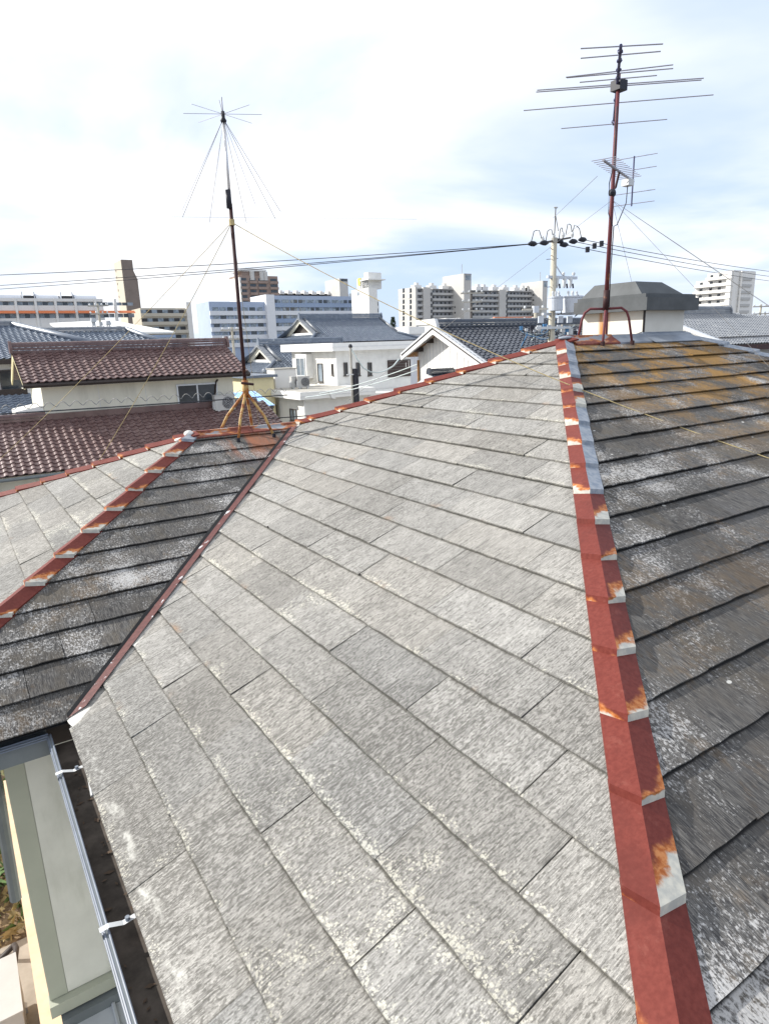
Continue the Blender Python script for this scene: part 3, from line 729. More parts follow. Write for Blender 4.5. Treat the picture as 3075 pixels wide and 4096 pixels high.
# VHF antenna: boom and bars, pointing towards +x+y
vz = 2.145
vh = part('vhf_antenna', MB().tube([atZ(1341,97,vz), atZ(1325,268,vz)], .012, 8), 'antenna_blue', tm)
for a, b, loop in (((1254,104),(1432,94),0),((1254,125),(1427,110),0),((1222,166),(1454,139),0),((1224,167),(1454,147),0),((1252,177),(1419,162),0),((1160,194),(1520,168),1),((1158,198),(1515,172),1),((1131,238),(1541,204),0),((1212,277),(1441,257),0)):
    A_, B_ = atZ(*a, vz+.015), atZ(*b, vz+.015); part('element', MB().tube([A_, B_], .0048, 6), 'alu_rod', vh)
    c_ = A_.lerp(B_, .5)
for yy in (110,130,150,168,185,215,262):
    c_ = atZ(1341-(yy-97)*16/171, yy, vz); part('element_clamp', lump(c_, .022, yy, (1,1,.8)), 'antenna_blue', vh)
part('feed_box', box(atZ(1337,182,vz)-Vector((.05,.05,.05)), atZ(1337,182,vz)+Vector((.05,.05,.03))), 'insul_black', vh)
e0 = atZ(1325,262,vz); part('boom_stay', MB().tube([(tx+.02,ty,1.82), e0], .008, 6), 'antenna_blue', vh)
part('boom_stay', MB().tube([(tx+.02,ty,1.86), atZ(1333,200,vz)], .008, 6), 'antenna_blue', vh)
# UHF yagi
uz = 1.47
ua, ub = atZ(1303,345,uz), atZ(1368,392,uz)
uh = part('uhf_antenna', MB().tube([ua, ub], .011, 8), 'alu_rod', tm)
ud = (ub-ua).normalized(); pd_ = Vector((ud.y, -ud.x, 0))
for k in range(13):
    c_ = ua.lerp(ub, .02+k*.07); part('element', MB().tube([c_-pd_*.105+Vector((0,0,.012)), c_+pd_*.105+Vector((0,0,.012))], .0034, 5), 'alu_rod', uh)
for dz in (.21,.10,-.10,-.20):
    c_ = ub - ud*.02 + Vector((0,0,dz)); part('reflector', MB().tube([c_-pd_*.21, c_+pd_*.21], .0036, 5), 'alu_rod', uh)
part('reflector_stem', MB().tube([ub-ud*.02+Vector((0,0,-.22)), ub-ud*.02+Vector((0,0,.22))], .008, 6), 'antenna_blue', uh)
part('feed_box', MB().box(ub-ud*.2-Vector((.04,.04,.07)), ub-ud*.2+Vector((.04,.04,-.012))), 'porcelain', uh)
part('mount', MB().tube([(tx+.01,ty,1.30),(tx+.01+ud.x*.1,ty+ud.y*.1,1.34),ua.lerp(ub,.5)], .011, 8), 'rust_pipe', uh)
part('mount_clamp', lump((tx+.012,ty,1.28), .035, 4), 'insul_black', uh)
part('coax', MB().tube([ub-ud*.2+Vector((0,0,-.07)), ub-ud*.22+Vector((0,0,-.22)), Vector((tx+.10,ty,1.02)), Vector((tx+.03,ty-.02,1.0)), Vector((tx+.02,ty-.02,.6)), Vector((tx+.01,ty-.03,.3))], .0045, 6), 'wire', uh, smooth=True)
part('coax', MB().tube([atZ(1333,200,vz), Vector((tx-.01,ty-.02,1.95)), Vector((tx-.01,ty-.02,1.5)), Vector((tx-.06,ty-.02,1.35)), Vector((tx-.05,ty-.02,1.1)), Vector((tx,ty-.03,1.0))], .0045, 6), 'wire', uh, smooth=True)
for e, s_ in (((5.2,-1.6,-1.3),.01),((4.8,2.2,-1.1),.01),((1.5,-3.4,-1.36),.0),((.9,-1.9,-.75),.0),((-1.4,3.9,-1.5),.01)):
    part('guy_wire', MB().tube(sag((tx+.012,ty,1.22), e, s_), .0016, 4), 'thin_wire', tm)

# ================================================================== tiled neighbours
ZV = Vector((0,0,1))
def tile_mesh(pitch, expo, mat):
    s = MB(); L = expo+.045; t_ = .036
    prof = [(0,.030),(.05,.012),(.16,.0),(.30,-.004),(.45,.0),(.58,.010),(.68,.030),(.80,.046),(.92,.044),(1.04,.026)]
    n = len(prof)
    for v, h in ((0,.044),(0,.044-t_),(L,.006)):
        for u, q in prof: s.v.append((u*pitch, v, q+h))
    for i in range(n-1):
        s.f.append((i, i+1, 2*n+i+1, 2*n+i)); s.f.append((n+i, n+i+1, i+1, i))
    me = s.mesh('roof_tile', mat, smooth=False)
    return me, s
TM = {}
def inside(poly, x, y):
    r = False; n = len(poly)
    for i in range(n):
        (x0, y0), (x1, y1) = poly[i], poly[(i+1) % n]
        if (y0 > y) != (y1 > y) and x < (x1-x0)*(y-y0)/(y1-y0)+x0: r = not r
    return r
class Tiled:
    """all tile slopes of one house: the 300 largest in view are single tiles, the rest one field"""
    def __init__(s, rt, mat, pitch=.265, expo=.235):
        s.rt = rt; s.mat = mat; s.p = pitch; s.e = expo; s.items = []
        s.deck = MB()
        if (mat, pitch) not in TM: TM[(mat, pitch)] = tile_mesh(pitch, expo, mat)
    def slope(s, O, U, d, poly, pitch=.45, weight=1.0):
        """O eave origin, U unit along eave, d plan unit uphill; poly in (u, plan metres uphill)"""
        O = Vector(O); c = 1/math.sqrt(1+pitch*pitch); V = (Vector(d) + ZV*pitch).normalized(); U = Vector(U); N = U.cross(V)
        pl = [(u, v/c) for u, v in poly]
        p3 = [O + U*u + V*v - N*.01 for u, v in pl]
        if (p3[1]-p3[0]).cross(p3[2]-p3[0]).dot(N) < 0: p3 = p3[::-1]
        s.deck.face(p3)
        umin, umax = min(p[0] for p in pl), max(p[0] for p in pl); vmin, vmax = min(p[1] for p in pl), max(p[1] for p in pl)
        mt = Matrix((U, V, N)).transposed()
        nv = int((vmax-vmin)/s.e)+1; nu = int((umax-umin)/s.p)+1
        for j in range(nv):
            for i in range(nu):
                u = umin+i*s.p; v = vmin+j*s.e
                if not inside(pl, u+s.p*.5, v+s.e*.45): continue
                P = O+U*u+V*v+N*random.uniform(0,.006)
                ok, dd = seen(P, .02)
                s.items.append((dd/weight if ok else 1e6+dd, P, mt))
    def finish(s, parent=None):
        par = parent or s.rt
        rf = part('roof', s.deck, 'dark_gable', par)
        me, ms = TM[(s.mat, s.p)]; s.items.sort(key=lambda q: q[0]); b = base(par); rest_ = MB()
        for k, (dd, P, mt) in enumerate(s.items):
            if k < 300 and dd < 1e6:
                o = bpy.data.objects.new('roof_tile', me); m4 = mt.to_4x4(); m4.translation = P-b; o.matrix_basis = m4; o.parent = rf; COL.objects.link(o)
            else:
                q = len(rest_.v); rest_.v += [tuple(mt @ Vector(v) + P) for v in ms.v]; rest_.f += [tuple(i+q for i in f) for f in ms.f]
        if rest_.v: part('roof_tile_field', rest_, s.mat, rf, kind='stuff')
        return rf
def tile_ridge(rt, P0, P1, mat, hgt=.28, wid=.16, ends=(1,1), n_lay=3, cap=True, step=.30):
    P0, P1 = Vector(P0), Vector(P1); d = (P1-P0).normalized(); q = d.cross(ZV).normalized(); n = q.cross(d).normalized(); L = (P1-P0).length
    for k in range(n_lay):
        h0 = hgt*k/n_lay; w = wid*(1-.10*k)
        part('ridge_course', MB().obox(P0.lerp(P1,.5)+n*(h0+hgt/n_lay*.42), (d,q,n), (L/2,w,hgt/n_lay*.42)), mat, rt)
    if cap:
        m_ = max(1, int(L/step)); me_ = None
        for i in range(m_):
            a = P0+d*(L*i/m_); s = MB(); r0 = wid*.62
            for t_, rr in ((0,r0*1.08),(.12,r0),(L/m_,r0)):
                for j in range(7):
                    an = math.pi*j/6; s.v.append(tuple(a+d*t_+q*math.cos(an)*rr+n*(hgt-.01+math.sin(an)*rr)))
            for x in range(2):
                for j in range(6): s.f.append((x*7+j, x*7+j+1, (x+1)*7+j+1, (x+1)*7+j))
            s.f.append(tuple(range(7))); part('ridge_tile', s, mat, rt)
    for e, P, sg in ((ends[0],P0,-1),(ends[1],P1,1)):
        if e:
            s = MB(); z_ = hgt+wid*.6
            pr = [(-wid*1.25,-.02),(wid*1.25,-.02),(wid*1.3,z_*.5),(wid*.75,z_*.95),(wid*.35,z_*1.12),(-wid*.35,z_*1.12),(-wid*.75,z_*.95),(-wid*1.3,z_*.5)]
            s.prism([P+q*a+n*b for a, b in pr], d*sg*.10); part('ridge_end_tile', s, mat, rt)
def hip_bar(rt, P0, P1, mat, r=.11, name='hip_ridge'):
    P0, P1 = Vector(P0), Vector(P1); part(name, MB().tube([P0+ZV*.10, P1+ZV*.10], r, 8), mat, rt, smooth=True)
    part('ridge_end_tile', lump(P1+ZV*.12, r*1.5, 3), mat, rt)
def window(rt, c, U, N, w, h, panes=2, frame='window_frame', glass='glass', fr=.05, dep=.06):
    """framed sliding window on a wall; c centre on wall, U along, N outward"""
    c, U, N = Vector(c), Vector(U), Vector(N); s = MB()
    for sg in (-1,1):
        s.obox(c+U*sg*(w/2-fr/2)+N*dep/2, (U,N,ZV), (fr/2,dep/2,h/2)); s.obox(c+ZV*sg*(h/2-fr/2)+N*dep/2, (U,N,ZV), (w/2-fr,dep/2,fr/2))
    for i in range(1, panes): s.obox(c+U*(w*(i/panes-.5))+N*dep*.42, (U,N,ZV), (fr/2,dep*.4,h/2-fr))
    wdw = part('window', s, frame, rt)
    for i in range(panes):
        pw = (w-2*fr)/panes; part('pane', MB().obox(c+U*(-w/2+fr+pw*(i+.5))+N*(.012+.012*(i%2)), (U,N,ZV), (pw/2,.006,h/2-fr)), glass, wdw)
    part('sill', MB().obox(c-ZV*(h/2+.03)+N*.05, (U,N,ZV), (w/2+.04,.05,.025)), frame, wdw)
    return wdw
def far_window(rt, c, U, N, w, h, mat='glass', name='window'):
    return part(name, MB().obox(Vector(c)+Vector(N)*.05, (Vector(U),Vector(N),ZV), (w/2,.05,h/2)), mat, rt)
XV, YV = Vector((1,0,0)), Vector((0,1,0))
def ac_unit(P, face, label, loc_group=None, size=(.80,.29,.56)):
    """outdoor air conditioner: P base centre, face = outward unit of the fan side"""
    P, f = Vector(P), Vector(face); u = f.cross(ZV); w, d, h = size
    r = root('air_conditioner', P, label, 'air conditioner', loc_group)
    b = part('casing', MB().obox(P+ZV*(h/2+.08), (u,f,ZV), (w/2,d/2,h/2)), 'ac_white', r)
    c = P+ZV*(h/2+.08)+f*(d/2)-u*w*.14
    g = part('fan_grille', MB().tube([c-f*.005, c+f*.014], h*.40, 20), 'recess_dark', r)
    for k in range(4): part('grille_ring', MB().tube([c+f*.016+(u*math.cos(a)+ZV*math.sin(a))*h*(.09+.09*k) for a in [2*math.pi*j/18 for j in range(19)]], .006, 4, False), 'window_frame', g)
    part('top_cover', MB().obox(P+ZV*(h+.085), (u,f,ZV), (w/2+.012,d/2+.012,.012)), 'ac_white', r)
    part('side_cover', MB().obox(P+ZV*(h*.45)+u*(w/2+.02), (u,f,ZV), (.025,d*.3,h*.25)), 'porcelain', r)
    for sg in (-1,1): part('foot', MB().obox(P+u*sg*w*.33+ZV*.04, (u,f,ZV), (.04,d/2+.02,.04)), 'porcelain', r)
    return r

# ---- brown tiled house (left)
random.seed(21)
bh = root('brown_tiled_house', (1.5, 24.5, GZ), 'cream two-storey house with upper and lower glossy brown tile roofs at left', 'house')
T = Tiled(bh, 'tile_brown')
bx0, bx1, be, bz, br_ = -2.45, 5.85, 21.9, -.93, 2.35
T.slope((bx0,be,bz), XV, YV, [(0,0),(bx1-bx0,0),(bx1-bx0,br_),(0,br_)], .45, 1.35)
T.slope((bx0,be+2*br_,bz), XV, -YV, [(0,0),(bx1-bx0,0),(bx1-bx0,br_),(0,br_)], .45) if False else None
lx0, lx1, le, lz, lrun = -7.2, 6.6, 19.2, -3.66, 3.25
T.slope((lx0,le,lz), XV, YV, [(0,0),(lx1-lx0,0),(lx1-lx0,lrun),(0,lrun)], .45)
rf = T.finish()
part('roof_back', MB().face([(bx0,be+br_,bz+.45*br_),(bx1,be+br_,bz+.45*br_),(bx1,be+2*br_,bz),(bx0,be+2*br_,bz)]), 'tile_brown', bh)
tile_ridge(bh, (bx0+.05,be+br_,bz+.45*br_-.02), (bx1-.05,be+br_,bz+.45*br_-.02), 'tile_brown', .30, .15)
tile_ridge(bh, (lx0,le+lrun-.12,lz+.45*lrun-.04), (-1.85,le+lrun-.12,lz+.45*lrun-.04), 'tile_brown', .20, .13, (0,0), 2)
part('ridge_course', box((-1.85,le+lrun-.26,lz+.45*lrun-.06),(lx1-.4,le+lrun-.02,lz+.45*lrun+.16)), 'tile_brown', bh)
part('wall', MB().box((-1.85,22.45,GZ),(5.3,26.0,-.95)).prism([(bx0+.5,22.4,-1.0),(bx0+.5,be+br_,bz+.45*br_-.06),(bx0+.5,26.1,-1.0)], (7.0,0,0)), 'cream_wall', bh)
for x in (0.05, 1.75, 3.3): part('wall_joint', box((x,22.438,-2.3),(x+.012,22.449,-1.1)), 'shade_white', bh)
part('lower_wall', box((lx0+.5,le+.7,GZ),(lx1-.5,22.4,lz+.2)), 'cream_wall', bh)
part('fascia', box((bx0,be-.02,bz-.16),(bx1,be+.02,bz-.01)), 'dark_fascia', bh)
part('gutter', MB().tube([(bx0,be-.05,bz-.08),(bx1,be-.05,bz-.08)], .055, 8), 'dark_fascia', bh)
part('gutter', MB().tube([(lx0,le-.05,lz-.08),(lx1,le-.05,lz-.08)], .055, 8), 'grey_gutter', bh)
part('soffit', box((bx0,be,bz-.17),(bx1,22.5,bz-.15)), 'cream_wall', bh)
part('bargeboard', MB().prism([(bx0+.02,be-.02,bz-.2),(bx0+.02,be+br_,bz+.45*br_-.2),(bx0+.02,be+2*br_,bz-.2),(bx0+.02,be+2*br_,bz-.02),(bx0+.02,be+br_,bz+.45*br_-.02),(bx0+.02,be-.02,bz-.02)], (.04,0,0)), 'yellow_wall', bh)
wc = (at(426.5,851,22.45)); window(bh, wc, XV, -YV, 1.66, .84, 2, 'window_frame', 'glass', .06, .07)
part('downpipe', MB().tube([at(470,820,22.3), at(466,826,22.4), at(465,850,22.4), at(466,873,22.4)], .04, 8), 'dark_fascia', bh)
ep = at(90,862,22.9)
part('porch_hood', MB().prism([(-2.75,22.5,-1.9),(-1.86,22.5,-1.75),(-1.86,24.2,-1.75),(-2.75,24.2,-1.9)], (0,0,-.22)), 'white_paint', bh)
part('balcony_rail', box((-2.35,22.5,-2.9),(-1.9,23.9,-2.25)), 'white_paint', bh)
acp = at(484,886,22.05); ac_unit((acp.x, 21.98, -2.47), -YV, 'white air conditioner on the lower brown tile roof beside a window', size=(.84,.30,.60))
# ---- blue hipped house at far left
random.seed(22)
lb = root('blue_tiled_house', (-6, 38, GZ), 'pale grey-blue tiled house at the left edge behind the brown roof', 'house')
T = Tiled(lb, 'tile_blue', .285, .25)
e0 = at(0,776.5,33.4); ez = e0.z; hp = at(24,699,38.6); hx = hp.x; rn_ = 5.2; pt_ = (hp.z-ez-.12)/rn_
x1b = hx+rn_
T.slope((-12,33.4,ez), XV, YV, [(0,0),(x1b+12,0),(hx+12,rn_),(0,rn_)], pt_)
T.slope((-4,38.6-2.4,ez+.30), XV, YV, [(0,0),(11,0),(9.0,2.6),(0,2.6)], .42)
rf = T.finish()
hip_bar(lb, (hx,38.6,ez+pt_*rn_), (x1b,33.4,ez+.02), 'tile_blue', .17)
hip_bar(lb, (5.0,38.8,ez+.30+1.12), (7.0,36.2,ez+.32), 'tile_blue', .15)
tile_ridge(lb, (-12,38.6,ez+pt_*rn_), (hx,38.6,ez+pt_*rn_), 'tile_silver', .22, .16, (0,0), 2)
tile_ridge(lb, (hx,38.8,ez+.30+1.10), (5.0,38.8,ez+.30+1.10), 'tile_silver', .18, .15, (0,0), 2)
part('side_roof', MB().face([(hx,38.6,ez+pt_*rn_-.05),(x1b,33.4,ez-.05),(x1b,43.8,ez-.05)]), 'tile_blue', lb)
part('wall', box((-11,34.2,GZ),(x1b-.8,42,ez+.2)), 'white_wall', lb)
part('fascia', box((-12,33.38,ez-.24),(x1b,33.5,ez-.02)), 'dark_fascia', lb)
wc = at(20,826,34.2); window(lb, (wc.x+.15,34.2,wc.z), XV, -YV, 1.1, 1.25, 1, 'dark_frame', 'glass', .05)
T2 = root('low_blue_roof', (-5, 31, GZ), 'low dark blue-grey tile roof below the left edge house', 'roof')
T = Tiled(T2, 'tile_blue', .285, .25); p0 = at(0,905,29.6)
T.slope((-9,29.6,p0.z-.2), XV, YV, [(0,0),(7.6,0),(7.6,2.6),(0,2.6)], .42); T.finish()
part('ridge_course', box((-9,32.1,p0.z+.84),(-1.4,32.4,p0.z+1.15)), 'dark_fascia', T2)
part('wall', box((-9,30.1,GZ),(-1.6,33,p0.z-.1)), 'white_wall', T2)
# ---- irimoya (hip-and-gable) houses
def irimoya(name, label, xl, xr, ye, ze, run, pitch, skl, skr, mid, pit=.265, exp_=.235, seed=1):
    """xl,xr: ridge ends, ye front eave, run: eave to ridge, mid: plan height where the gable meets the skirt"""
    random.seed(seed)
    r = root(name, ((xl+xr)/2, ye+run, GZ), label, 'house')
    T = Tiled(r, 'tile_blue', pit, exp_); zr = ze+pitch*run; zm = ze+pitch*mid
    T.slope((xl-skl,ye,ze), XV, YV, [(0,0),(xr-xl+skl+skr,0),(xr-xl+skl+.02,mid),(xr-xl+skl,run),(skl,run),(skl-.02,mid)], pitch)
    # left skirt below the gable (faces -x)
    pts = [(0,0),(2*run,0),(2*run-mid,skl),(mid,skl)]
    T.slope((xl-skl,ye+2*run,ze), -YV, XV, pts, (zm-ze)/skl)
    T.finish()
    part('back_roof', MB().face([(xl-skl,ye+2*run,ze),(xr+skr,ye+2*run,ze),(xr,ye+run,zr),(xl,ye+run,zr)]), 'tile_blue', r)
    part('right_roof', MB().face([(xr+skr,ye,ze-.02),(xr+skr,ye+2*run,ze-.02),(xr,ye+2*run-mid,zm),(xr,ye+mid,zm)]), 'tile_blue', r)
    tile_ridge(r, (xl-.1,ye+run,zr-.03), (xr+.05,ye+run,zr-.03), 'tile_blue', .48, .17, (1,1), 3, True, .8)
    # gable triangle and bargeboards
    gx = xl+.25
    part('gable_board', MB().prism([(gx,ye+mid+.1,zm),(gx,ye+run,zr-.2),(gx,ye+2*run-mid-.1,zm)], (.1,0,0)), 'dark_gable', r)
    part('gable_sill', box((gx-.3,ye+mid+.2,zm-.02),(gx,ye+2*run-mid-.2,zm+.22)), 'white_paint', r)
    for sg in (-1,1):
        yb = ye+mid if sg < 0 else ye+2*run-mid
        part('bargeboard', MB().prism([(xl-.12,ye+run,zr-.38),(xl-.12,ye+run,zr-.02),(xl-.12,yb-.1*sg*-1,zm-.02),(xl-.12,yb,zm-.36)], (.1,0,0)), 'cream_wall', r)
        s = MB(); a, b = Vector((xl-.12,ye+run,zr+.05)), Vector((xl-.12,yb,zm+.08)); n_ = max(6, int((b-a).length/.3))
        for i in range(n_): part('verge_tile', MB().obox(a.lerp(b,(i+.5)/n_), ((b-a).normalized(), XV, (b-a).normalized().cross(XV)), ((b-a).length/n_*.44,.2,.07)), 'tile_silver', r)
        part('verge_ridge', MB().tube([Vector((xl+.35,ye+run,zr+.12)), Vector((xl+.35,yb,zm+.16))], .11, 8), 'tile_silver', r, smooth=True)
        hip_bar(r, (xl-.1,yb,zm+.03), (xl-skl,ye if sg < 0 else ye+2*run,ze+.03), 'tile_blue', .13)
    part('verge_ridge', MB().tube([Vector((xr-.1,ye+run,zr+.12)), Vector((xr,ye+mid,zm+.14))], .12, 8), 'tile_silver', r, smooth=True)
    hip_bar(r, (xr,ye+mid,zm+.03), (xr+skr,ye,ze+.03), 'tile_blue', .12)
    part('wall', box((xl-skl+.9,ye+.9,GZ),(xr+skr-.9,ye+2*run-.9,ze+.25)), 'white_wall', r)
    part('fascia', box((xl-skl,ye-.03,ze-.25),(xr+skr,ye+.06,ze-.01)), 'dark_fascia', r)
    return r
irimoya('hip_gable_house', 'large blue-grey tiled hip-and-gable house behind the white flat-roofed house', 25.6, 35.0, 52.0, .28, 4.6, .5, 1.5, 1.9, 1.5, seed=31)
sr = irimoya('hip_gable_annex', 'smaller blue-grey tiled hip-and-gable house between brown roof and white house', at(562,742,44).x, at(562,742,44).x+7.0, 40.0, at(568,807,40).z, 4.0, .47, 1.5, 1.2, 1.4, seed=32)
# yellow wall piece of the small house in sun
# ---- white flat-roofed house
wh = root('white_flat_house', (17, 34, GZ), 'white flat-roofed two-storey house with thick eaves and narrow dark windows', 'house')
wc0 = at(*z2(715,755), 33.0); wx, wz = wc0.x, wc0.z
yb_ = atX(*z2(370,750), wx).y
xr_ = at(*z2(1285,712), 33.0).x
part('eaves_slab', MB().box((wx,33.0,wz),(xr_,yb_,wz+.50)), 'white_paint', wh)
part('eaves_groove', box((wx-.02,32.98,wz+.24),(xr_,yb_,wz+.27)), 'shade_white', wh)
cw = at(*z2(737,775), 33.6); ux = cw.x
part('upper_wall', box((ux,33.6,GZ),(xr_-.3,yb_-.6,wz)), 'white_wall', wh)
part('corner_strip', box((ux-.02,33.58,-4),(ux+.06,33.66,wz-.01)), 'white_paint', wh)
for a, b in ((785,815),(868,897),(945,975)):
    p, q = at(*z2(a,830),33.6), at(*z2(b,915),33.6); window(wh, (p+q)/2, XV, -YV, q.x-p.x, p.z-q.z, 1, 'dark_frame', 'glass', .05)
p, q = at(*z2(1078,815),33.6), at(*z2(1230,918),33.6)
sh = part('shutter', box((p.x,33.52,q.z),(q.x,33.6,p.z)), 'shutter_brown', wh)
for i in range(6): part('shutter_slat', box((p.x+.06,33.50,q.z+.1+i*(p.z-q.z)/6.2),(q.x-.06,33.52,q.z+.16+i*(p.z-q.z)/6.2)), 'dark_frame', sh)
for a, b, c, d, nm in ((615,655,835,960,'glass_pale'),(708,722,838,912,'glass')):
    p, q = atX(*z2(a,c),ux), atX(*z2(b,d),ux); window(wh, (p+q)/2, -YV, -XV, abs(q.y-p.y), abs(p.z-q.z), 1, 'dark_frame', nm, .05)
p, q = atX(*z2(465,775),ux-.5), atX(*z2(545,935),ux-.5)
bw = part('bay_window', box((ux-.5,q.y,q.z),(ux,p.y,p.z)), 'white_paint', wh)
window(bw.parent, ((ux-.5),(p.y+q.y)/2,(p.z+q.z)/2-.05), -YV, -XV, abs(p.y-q.y)*.8, abs(p.z-q.z)*.78, 2, 'window_frame', 'glass_pale', .07)
# lower extension
ec = at(*z2(500,1080), 30.0); exx, ezz = ec.x, ec.z
ey = atX(*z2(240,1030), exx).y; exr = at(*z2(1000,1035),30.0).x
part('lower_eaves', box((exx,30.0,ezz),(exr,33.57,ezz+.42)), 'white_paint', wh)
part('lower_eaves', box((exx,33.57,ezz),(ux-.01,ey,ezz+.42)), 'white_paint', wh)
part('lower_groove', box((exx-.02,29.98,ezz+.18),(exr,ey,ezz+.21)), 'shade_white', wh)
part('flat_roof', box((exx+.15,30.15,ezz+.40),(ux-.05,ey-.2,ezz+.425)), 'concrete', wh)
part('eaves_step', MB().prism([at(*z2(690,1020),29.9),at(*z2(730,1025),29.9),at(*z2(735,1072),29.9),at(*z2(712,1068),29.9)], (0,.3,0)), 'white_paint', wh)
part('lower_wall', box((exx+.55,30.6,GZ),(exr+6,33.55,ezz)), 'white_wall', wh)
part('lower_wall', box((exx+.55,33.55,GZ),(ux+.5,ey-.5,ezz-.01)), 'white_wall', wh)
part('downpipe', MB().tube([(exx+.5,30.5,ezz),(exx+.5,30.5,GZ)], .05, 8), 'white_paint', wh)
p, q = atX(*z2(432,1135),exx+.55), atX(*z2(480,1222),exx+.55); window(wh, (p+q)/2, -YV, -XV, abs(q.y-p.y), abs(p.z-q.z), 2, 'dark_frame', 'glass_pale', .06)
p, q = atX(*z2(336,1110),exx+.55), atX(*z2(346,1185),exx+.55); window(wh, (p+q)/2, -YV, -XV, abs(q.y-p.y)+.1, abs(p.z-q.z), 1, 'dark_frame', 'glass', .05)
rz0 = ezz+.425
for i, (a, lab) in enumerate(((475,'left of two white air conditioners on the white house flat roof'),(522,'right of two white air conditioners on the flat roof, fan grille showing'))):
    p = atZ(*z2(a,1003), rz0); ac_unit((p.x,p.y,rz0), Vector((-.3,-.95,0)).normalized() if i else -YV, lab, 'air conditioners on the white house', (.74,.30,.66))
p = atZ(*z2(395,995), rz0); cb = root('roof_cabinet', (p.x,p.y,rz0), 'cream boxy cabinet with dark lid on the white house lower roof', 'cabinet')
part('body', box((p.x-.75,p.y-.3,rz0),(p.x+.75,p.y+.9,rz0+1.15)), 'apt_cream', cb); part('lid', box((p.x-.8,p.y-.35,rz0+1.15),(p.x+.8,p.y+.95,rz0+1.22)), 'concrete', cb)
# yellow sunlit wall, blue carport and shed below it
yw = root('cream_garage', (9, 34, GZ), 'sunlit cream wall building beside the rusty tripod legs', 'building')
p, q = at(*z2(150,935),34), at(*z2(330,1050),34)
part('wall', box((p.x,34,GZ),(q.x,38,p.z)), 'yellow_wall', yw); part('roof', box((p.x-.3,33.8,p.z),(q.x+.2,38.3,p.z+.15)), 'tile_blue', yw)
p, q = at(*z2(140,1075),29), at(*z2(312,1110),29)
cpt = root('blue_carport', ((p.x+q.x)/2,30,GZ), 'pale blue corrugated carport roof on dark posts between houses', 'carport')
s = MB(); nx = 40
for i in range(nx+1):
    x = p.x+(q.x-p.x)*i/nx; h = .035*math.sin(i*math.pi*.8)
    s.v += [(x,28.6,q.z+h),(x,31.2,p.z+.25+h)]
for i in range(nx): s.f.append((2*i,2*i+2,2*i+3,2*i+1))
part('roof_sheet', s, 'blue_roof', cpt)
for x in (p.x+.1,(p.x+q.x)/2,q.x-.1): part('post', MB().tube([(x,28.8,GZ),(x,28.8,q.z)], .06, 8), 'dark_frame', cpt)
part('back_wall', box((p.x,31,GZ),(q.x,31.1,p.z-.1)), 'dark_gable', cpt); part('beam', box((p.x,28.75,q.z-.16),(q.x,28.85,q.z-.05)), 'dark_frame', cpt)
p = at(*z2(190,1225),27.5); 
cr_ = root('white_crate_rack', (p.x,27.5,GZ), 'white slatted rack stored under the blue carport', 'rack')
for i in range(5): part('slat', box((p.x-.8,27.5,p.z-.3+i*.14),(p.x+.9,27.56,p.z-.23+i*.14)), 'porcelain', cr_)
for x in (-.8,.0,.85): part('post', box((p.x+x,27.57,GZ),(p.x+x+.06,27.63,p.z+.42)), 'porcelain', cr_)
# ---- white gable house with black tiles
random.seed(41)
gh = root('white_gable_house', (17, 17, GZ), 'white plastered gable house with shiny black tile roof behind the far hip', 'house')
gx0, gx1, gyr, gzr, gp_ = 11.98, at((1960+1530/4.1525)/SC,(1280+60/4.1525)/SC,17.5).x, 17.5, .60, .465
fe, bk, bp_ = 13.3, 19.75, .47
T = Tiled(gh, 'tile_black')
T.slope((gx0,fe,gzr-gp_*(gyr-fe)), XV, YV, [(0,0),(gx1-gx0+1.0,0),(gx1-gx0+1.0,gyr-fe),(0,gyr-fe)], gp_)
T.finish()
part('back_roof', MB().face([(gx0,gyr,gzr),(gx1,gyr,gzr),(gx1,bk,gzr-bp_*(bk-gyr)),(gx0,bk,gzr-bp_*(bk-gyr))]), 'tile_black', gh)
tile_ridge(gh, (gx0+.12,gyr,gzr), (gx1,gyr,gzr), 'tile_black', .24, .15, (0,1), 3, True, .6)
s = MB(); s.prism([(gx0-.02,gyr-.26,gzr-.08),(gx0-.02,gyr+.26,gzr-.08),(gx0-.02,gyr+.2,gzr+.14),(gx0-.02,gyr+.1,gzr+.33),(gx0-.02,gyr-.1,gzr+.33),(gx0-.02,gyr-.2,gzr+.14)], (.14,0,0)); part('ridge_end_tile', s, 'porcelain', gh)
for sg, ye_ in ((-1,fe),(1,bk)):
    gp2 = gp_ if sg < 0 else bp_; zE = gzr-gp2*abs(ye_-gyr)
    part('verge', MB().prism([(gx0-.06,gyr,gzr+.06),(gx0-.06,ye_,zE+.06),(gx0-.06,ye_,zE-.02),(gx0-.06,gyr,gzr-.02)], (.30,0,0)), 'porcelain', gh)
    part('verge_line', MB().prism([(gx0-.03,gyr,gzr-.022),(gx0-.03,ye_,zE-.022),(gx0-.03,ye_,zE-.09),(gx0-.03,gyr,gzr-.09)], (.10,0,0)), 'dark_fascia', gh)
    part('bargeboard', MB().prism([(gx0-.05,gyr,gzr-.095),(gx0-.05,ye_,zE-.095),(gx0-.05,ye_,zE-.23),(gx0-.05,gyr,gzr-.27)], (.09,0,0)), 'white_paint', gh)
    part('soffit', MB().face([(gx0+.04,gyr,gzr-.12),(gx0+.9,gyr,gzr-.12),(gx0+.9,ye_,zE-.12),(gx0+.04,ye_,zE-.12)]), 'wood', gh)
    for k in (.3,.62): 
        yy = gyr+(ye_-gyr)*k; part('purlin', box((gx0+.04,yy-.07,gzr-gp2*abs(yy-gyr)-.30),(gx0+.85,yy+.07,gzr-gp2*abs(yy-gyr)-.13)), 'dark_fascia', gh)
gw = gx0+.48
